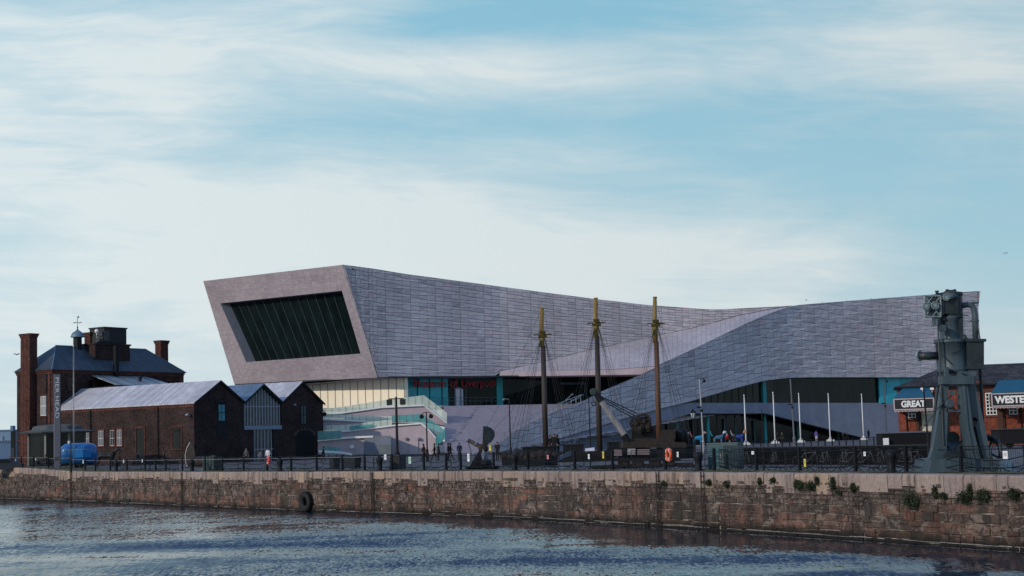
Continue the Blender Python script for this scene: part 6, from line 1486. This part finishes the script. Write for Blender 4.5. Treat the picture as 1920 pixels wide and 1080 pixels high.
mb.f.append([0,1,2,3,4,5]); mb.m.append(0); n_=(len(st)-1)*6; mb.f.append([n_+k for k in (5,4,3,2,1,0)]); mb.m.append(0)
sb_(mb,'hull',flat((.012,.013,.015)))
mb=MB(); a=B(1000,YS,.9); mb.box(a,(.9,1.2,.8)); a=B(1290,YS,.9); 
for px,w_,h_ in ((1010,2.6,.5),(1075,1.6,.6),(1175,3.0,.7),(1205,1.2,.9)): a=B(px,YS,.7); mb.box(a+Vector((0,0,h_/2)),(w_,1.6,h_)); mb.box(a+Vector((0,0,h_+.04)),(w_+.15,1.75,.08))
sb_(mb,'deck_house',DARK)
for mi,(xt,yt,xb,yj,yp,lowm) in enumerate(((1016,578,1024,648,628,WOODB),(1117,559,1125,630,606,WOODB),(1228,557,1237,640,607,WOODR))):
    Ym=YS+(0,-.5,.5)[mi]; b_=B(xb,Ym,0); tp=P(xt,yt,Ym); j=P(lerp(xt,xb,.28),yj,Ym); cr=P(lerp(xt,xb,.17),yp,Ym)
    t=empty('mast',(b_.x-q.x,b_.y-q.y,0)); t.parent=sh
    mb=MB(); mb.tube([b_,j],[.235,.20],12); sb_(mb,'lower_mast',lowm,t,True)
    mb=MB(); mb.tube([j-Vector((.08,.0,.1)),j+Vector((-.08,0,.9)),cr+Vector((-.1,0,0)),tp],[.20,.24,.19,.15],12); mb.lathe(Vector((tp.x,tp.y,tp.z)),[(.17,-.08),(.17,.03)],12); sb_(mb,'upper_mast',WOODY,t,True)
    mb=MB(); mb.box(cr+Vector((0,0,.02)),(1.5,.10,.09)); mb.box(cr+Vector((0,0,-.12)),(.7,.5,.22)); mb.box(cr+Vector((0,0,.2)),(.5,.5,.25)); mb.box(cr+Vector((-.05,-.1,-.7)),(.34,.3,.5)); sb_(mb,'crosstree',flat((.05,.045,.012)),t)
    mb=MB()
    for sd in (-1,1):
        for k in range(4): mb.tube([cr+Vector((sd*.12,-.15+.08*k,-.1)),Vector((b_.x+sd*(1.6+.38*k)-.1,b_.y+(-2.6 if k<4 else 2.6)+.05*k,.9))],.012,3,caps=False)
        for k in range(2): mb.tube([cr+Vector((sd*.12,.2,-.1)),Vector((b_.x+sd*(1.9+.6*k),b_.y+2.6,.9))],.010,3,caps=False)
    mb.tube([cr+Vector((-.1,0,.3)),Vector((b_.x-3.2,b_.y-2.0,.9))],.012,3); mb.tube([tp+Vector((.05,0,0)),Vector((b_.x+2.6,b_.y-1.,.9))],.010,3)
    sb_(mb,'rigging',ROPE,t)
    if mi==0: 
        mb=MB(); mb.tube([tp,P(930,770,Ym-3),P(897,826,Ym-4)],.014,3); mb.tube([cr,P(960,770,Ym-2),P(930,800,Ym-2),B(905,Ym-2,.9)],.012,3); sb_(mb,'forestay',ROPE,t)
    if mi==2:
        mb=MB(); a_=P(1228,557,Ym); mb.tube([P(1232,690,Ym),P(1100,0+745,Ym)],.01,3); sb_(mb,'stay',ROPE,t)
mb=MB(); a_=P(1022,582,YS); b_=P(1112,560,YS-.5); mb.tube([a_.lerp(b_,k/8)-Vector((0,0,.9*4*(k/8)*(1-k/8))) for k in range(9)],.011,3); sb_(mb,'stay',ROPE)
# ================================================================== PROPELLER EXHIBIT
YP=104.0; q=B(903,YP); t=empty('ship_propeller',q,0,'old ship propeller on a stand, one dark blade upright and a wooden shaft leaning left','propeller')
def pp(mb,name,m,smooth=False): return mb.build(name,m,t,world=True,smooth=smooth)
def pq(x,y,d=0): return P(x,y,YP+d)
mb=MB(); bl_=[(906,799),(914,799.5),(922,803),(927,809),(928,816),(925,824),(918,832),(911,837),(906,838),(904,834),(905,820)]
mb.prism([pq(x,y,-.1+abs(x-908)*.012) for x,y in bl_],(0,.12,0)); pp(mb,'upper_blade',ENGD)
mb=MB(); mb.prism([pq(x,y,.1) for x,y in ((900,842),(880,875),(905,877),(914,876),(912,850))],(0,.14,0)); pp(mb,'lower_blade',DARK)
mb=MB(); c=pq(906,841); mb.lathe(c,[(.18,-.35),(.32,-.2),(.34,.1),(.2,.3)],12,axis='Y'); pp(mb,'hub',DARKR)
mb=MB(); mb.tube([pq(906,840,-.1),pq(891,832,-.3),pq(875,824,-.5)],[.15,.15,.12],8); pp(mb,'shaft',mat('old_brown_timber',(.12,.09,.075),.8,vs=4))
mb=MB(); c=pq(891,831.5,-.3); d_=(pq(875,824,-.5)-pq(906,840,-.1)).normalized(); mb.tube([c-d_*.06,c+d_*.06],.19,8); mb.tube([pq(877,825,-.5)-d_*.03,pq(875,824,-.5)+d_*.04],.16,8); pp(mb,'shaft_band',STEEL)
mb=MB(); mb.tube([pq(905,842,-.2),pq(909,860,-.2),pq(914,876,-.2)],[.16,.19,.14],8); pp(mb,'leg',flat((.17,.19,.24)),True)
mb=MB(); mb.tube([pq(904,845,-.6),pq(883,884,-.9)],.05,5); mb.tube([pq(877,826,-.5),pq(884,850,-.6)],.02,4); mb.tube([pq(880,876,-.8),pq(925,878,-.5)],.05,5); mb.box(B(905,YP,.1),(2.2,1.2,.2)); mb.lathe(B(912,YP-.6,.35),[(.3,-.2),(.42,0),(.3,.3)],12); pp(mb,'stand',DARK)
# dark machinery pieces
for px,Yq,w_,l in ((968,112,1.7,'heap of dark salvaged winch parts right of the propeller exhibit'),(1015,108,1.9,'long dark anchor stock on the quay under the left mast')):
    t=empty('salvaged_ironwork',B(px,Yq),0,l,'ironwork'); mb=MB()
    mb.box((0,0,.3),(w_*1.2,.9,.5)); mb.build('bed',DARK,t); mb=MB()
    for k in range(5): x=-w_*.5+k*w_*.25; mb.lathe((x,0,.75+R.uniform(-.1,.15)),[(.1,-.4),(R.uniform(.2,.35),-.3),(.22,.3),(.1,.4)],10,axis='Y')
    mb.tube([(-w_*.7,-.4,.9),(w_*.6,.3,.95)],.06,6); mb.build('drum',DARKR,t)
t=empty('gangway',B(1058,108),0,'pale grey sloping gangway beside the dark anchor stock','gangway'); mb=MB(); a=P(1038,868,108); b=P(1072,853,110); u_=Vector((0,0,.28)); d_=Vector((0,1.,0)); mb.hexa([a,b,b+d_,a+d_,a+u_,b+u_,b+d_+u_,a+d_+u_]); mb.build('deck',flat((.16,.19,.23)),t,world=True); mb=MB(); mb.tube([a+Vector((0,0,1.0)),b+Vector((0,0,1.0))],.03,5); mb.tube([a,a+Vector((0,0,1))],.03,5); mb.tube([b,b+Vector((0,0,1))],.03,5); mb.build('handrail',DARK,t,world=True)
# ================================================================== STEAM CRANE
YK=95.0; q=B(1205,YK); ck=empty('steam_crane',q,0,'black rusty rail steam crane with a grey timber jib rising left and big winding gears','crane')
def kq(x,y,d=0): return P(x,y,YK+d)
def kb(mb,name,m,smooth=False): return mb.build(name,m,ck,world=True,smooth=smooth)
def kbox(mb,x0,x1,y0,y1,d0,d1): a=kq(x0,y1); b=kq(x1,y1); c=kq(x1,y0); d=kq(x0,y0); D0,D1=Vector((0,d0,0)),Vector((0,d1,0)); mb.hexa([a+D0,b+D0,b+D1,a+D1,d+D0,c+D0,c+D1,d+D1])
mb=MB(); mb.tube([kq(1184,833,-.3),kq(1126,750,-.3)],[.22,.19],8); kb(mb,'jib',WOODG)
mb=MB(); mb.tube([kq(1184,836,-.3),kq(1170,815,-.3)],.25,8); mb.tube([kq(1128,752,-.3),kq(1117,738,-.3)],[.22,.16],8); kb(mb,'jib_socket',DARK)
mb=MB(); c=kq(1113,735,-.3); mb.lathe(c,[(.12,-.22),(.22,-.18),(.22,.18),(.12,.22)],14,axis='Y'); mb.torus(c,.17,.06,16,6); mb.lathe(c+Vector((0,0,.05)),[(.25,-.05),(.2,.12),(.05,.18)],10); kb(mb,'jib_head_pulley',flat((.03,.05,.045)))
mb=MB(); mb.tube([kq(1111,740,-.3),kq(1112.5,752,-.3)],.018,4); c=kq(1113,757,-.3); mb.torus(c,.11,.03,14,5); kb(mb,'hook',DARK)
mb=MB(); 
for a,b in (((1120,742),(1193,781)),((1122,747),(1190,785)),((1120,740),(1196,776))): mb.tube([kq(*a,-.2),kq(*b,.1)],.03,4)
kb(mb,'tie_rod',DARK)
def gear(x,y,r,d,name='winding_gear'):
    mb=MB(); c=kq(x,y,d); K_=YK/F; mb.torus(c,r*K_,.07,26,6)
    for k in range(26): a=k*2*math.pi/26; mb.box(c+Vector((math.cos(a)*(r*K_+.08),0,math.sin(a)*(r*K_+.08))),(.06,.12,.06))
    for k in range(6): a=k*math.pi/3+.3; mb.tube([c,c+Vector((math.cos(a)*r*K_,0,math.sin(a)*r*K_))],.045,5)
    mb.lathe(c,[(.14,-.25),(.14,.4)],10,axis='Y'); kb(mb,name,DARKR)
gear(1206,790,12.5,-.4); gear(1191,794,8,-.55); gear(1198,803,6,-.6); gear(1213,800,6,-.5)
mb=MB(); mb.prism([kq(x,y,-.2) for x,y in ((1184,830),(1186,795),(1196,783),(1214,781),(1224,800),(1228,830))],(0,.12,0)); mb.prism([kq(x,y,.6) for x,y in ((1184,830),(1186,795),(1196,783),(1214,781),(1224,800),(1228,830))],(0,.12,0)); kb(mb,'side_frame',DARK)
mb=MB(); kbox(mb,1165,1282,829,839,-1.3,1.3); kbox(mb,1180,1262,822,829,-.9,.9); kb(mb,'turntable_deck',DARKR)
mb=MB(); c=kq(1276,818,0); mb.lathe(Vector((c.x,YK,0)),[(.46,ZP(1276,832,YK)),(.46,ZP(1276,808,YK)),(.34,ZP(1276,804,YK)),(.12,ZP(1276,802,YK)),(.12,ZP(1276,797,YK))],14); kb(mb,'boiler',DARK,True)
mb=MB(); kbox(mb,1238,1264,806,829,-.8,.8); kb(mb,'coal_bunker',DARKR)
mb=MB(); kbox(mb,1158,1266,846,860,-1.0,1.0); kbox(mb,1150,1272,858,864,-1.2,1.2); kb(mb,'carriage',DARK)
for px in (1170,1196,1228,1254):
    mb=MB(); c=kq(px,868,-1.05); mb.lathe(c,[(.34,-.05),(.38,0),(.34,.06)],16,axis='Y'); mb.torus(c+Vector((0,-.06,0)),.22,.04,14,5); kb(mb,'wheel',DARKR)
for k,(x0,x1,y0,y1,c_) in enumerate(((1149,1163,843,854,(.22,.17,.18)),(1174,1188,841,852,(.27,.26,.27)),(1192,1214,842,852,(.22,.17,.18)))):
    mb=MB(); kbox(mb,x0,x1,y0,y1,-1.45,-1.2); kb(mb,'counterweight_block',flat(c_))
mb=MB()
for a,b in (((1186,822),(1178,826)),((1212,820),(1224,812))): mb.tube([kq(*a,-1),kq(*b,-1)],.03,4)
mb.tube([kq(1150,836,-1.2),kq(1128,850,-1.2),kq(1118,866,-1.2)],.03,4)
for x in range(1150,1180,7): mb.tube([kq(x,838,-1.25),kq(x,822,-1.25)],.02,4)
mb.tube([kq(1150,824,-1.25),kq(1180,820,-1.25)],.02,4); kb(mb,'hand_rail',DARK)
t=empty('crane_track',B(1205,YK-.2),0,'dark timber base with rails under the steam crane','track'); mb=MB()
for d_ in (-.9,.9): a=B(1110,YK+d_,.1); b=B(1300,YK+d_,.1); mb.hexa([a+Vector((0,-.1,-.1)),b+Vector((0,-.1,-.1)),b+Vector((0,.1,-.1)),a+Vector((0,.1,-.1)),a+Vector((0,-.1,.1)),b+Vector((0,-.1,.1)),b+Vector((0,.1,.1)),a+Vector((0,.1,.1))])
mb.build('rail',DARKR,t,world=True); mb=MB()
for k in range(12): a=B(1112+k*17,YK,.05); mb.box(a,(.25,2.6,.1))
mb.build('sleeper',DARK,t,world=True)
# ================================================================== LECTERN, BENCHES, BIRDS
q=B(1107,100); t=empty('information_lectern',q,0,'small dark information lectern with a tilted pale top left of the middle mast','lectern'); z_=ZP(1107,842,100); mb=MB(); mb.tube([(0,0,0),(0,0,z_-.1)],.05,6); mb.build('stem',DARK,t); mb=MB(); mb.hexa([(-.3,-.2,z_-.18),(.3,-.2,z_-.12),(.3,.15,z_+.06),(-.3,.15,z_),(-.3,-.2,z_-.14),(.3,-.2,z_-.08),(.3,.15,z_+.1),(-.3,.15,z_+.04)]); mb.build('panel',flat((.5,.5,.52)),t)
def bird(px,py,Y,l,fly=True,s_=.55):
    t=empty('bird',P(px,py,Y),R.uniform(0,3),l,'bird'); w_=.55*s_
    mb=MB(); mb.lathe((0,0,0),[(.01,-.28*s_),(.07*s_,-.1*s_),(.08*s_,.05*s_),(.05*s_,.18*s_),(.01,.24*s_)],8,axis='X'); mb.build('body',flat((.05,.05,.055)),t)
    if fly:
        for sd in (-1,1): mb=MB(); mb.prism([(-.08*s_,sd*.04,0),(.12*s_,sd*.04,0),(.10*s_,sd*w_*.5,.18*s_),(-.06*s_,sd*w_,.06*s_),(-.10*s_,sd*w_*.5,.14*s_)],(0,0,.02)); mb.build('wing',flat((.04,.04,.045)),t)
bird(31,665,120,'dark bird flying left of the tall chimney'); bird(1885,475,190,'tiny bird flying in the sky above the red brick building'); bird(1512,563,256,'dark bird gliding just over the museum roof'); 
for px,py in ((1542,566),(1588,562.5),(1633,559.5)): bird(px,ridgeC(px)-1.5,YC(px)+.3,'small bird perched on the museum roof edge, '+{1542:'leftmost of three',1588:'middle of three',1633:'rightmost of three'}[px],False)
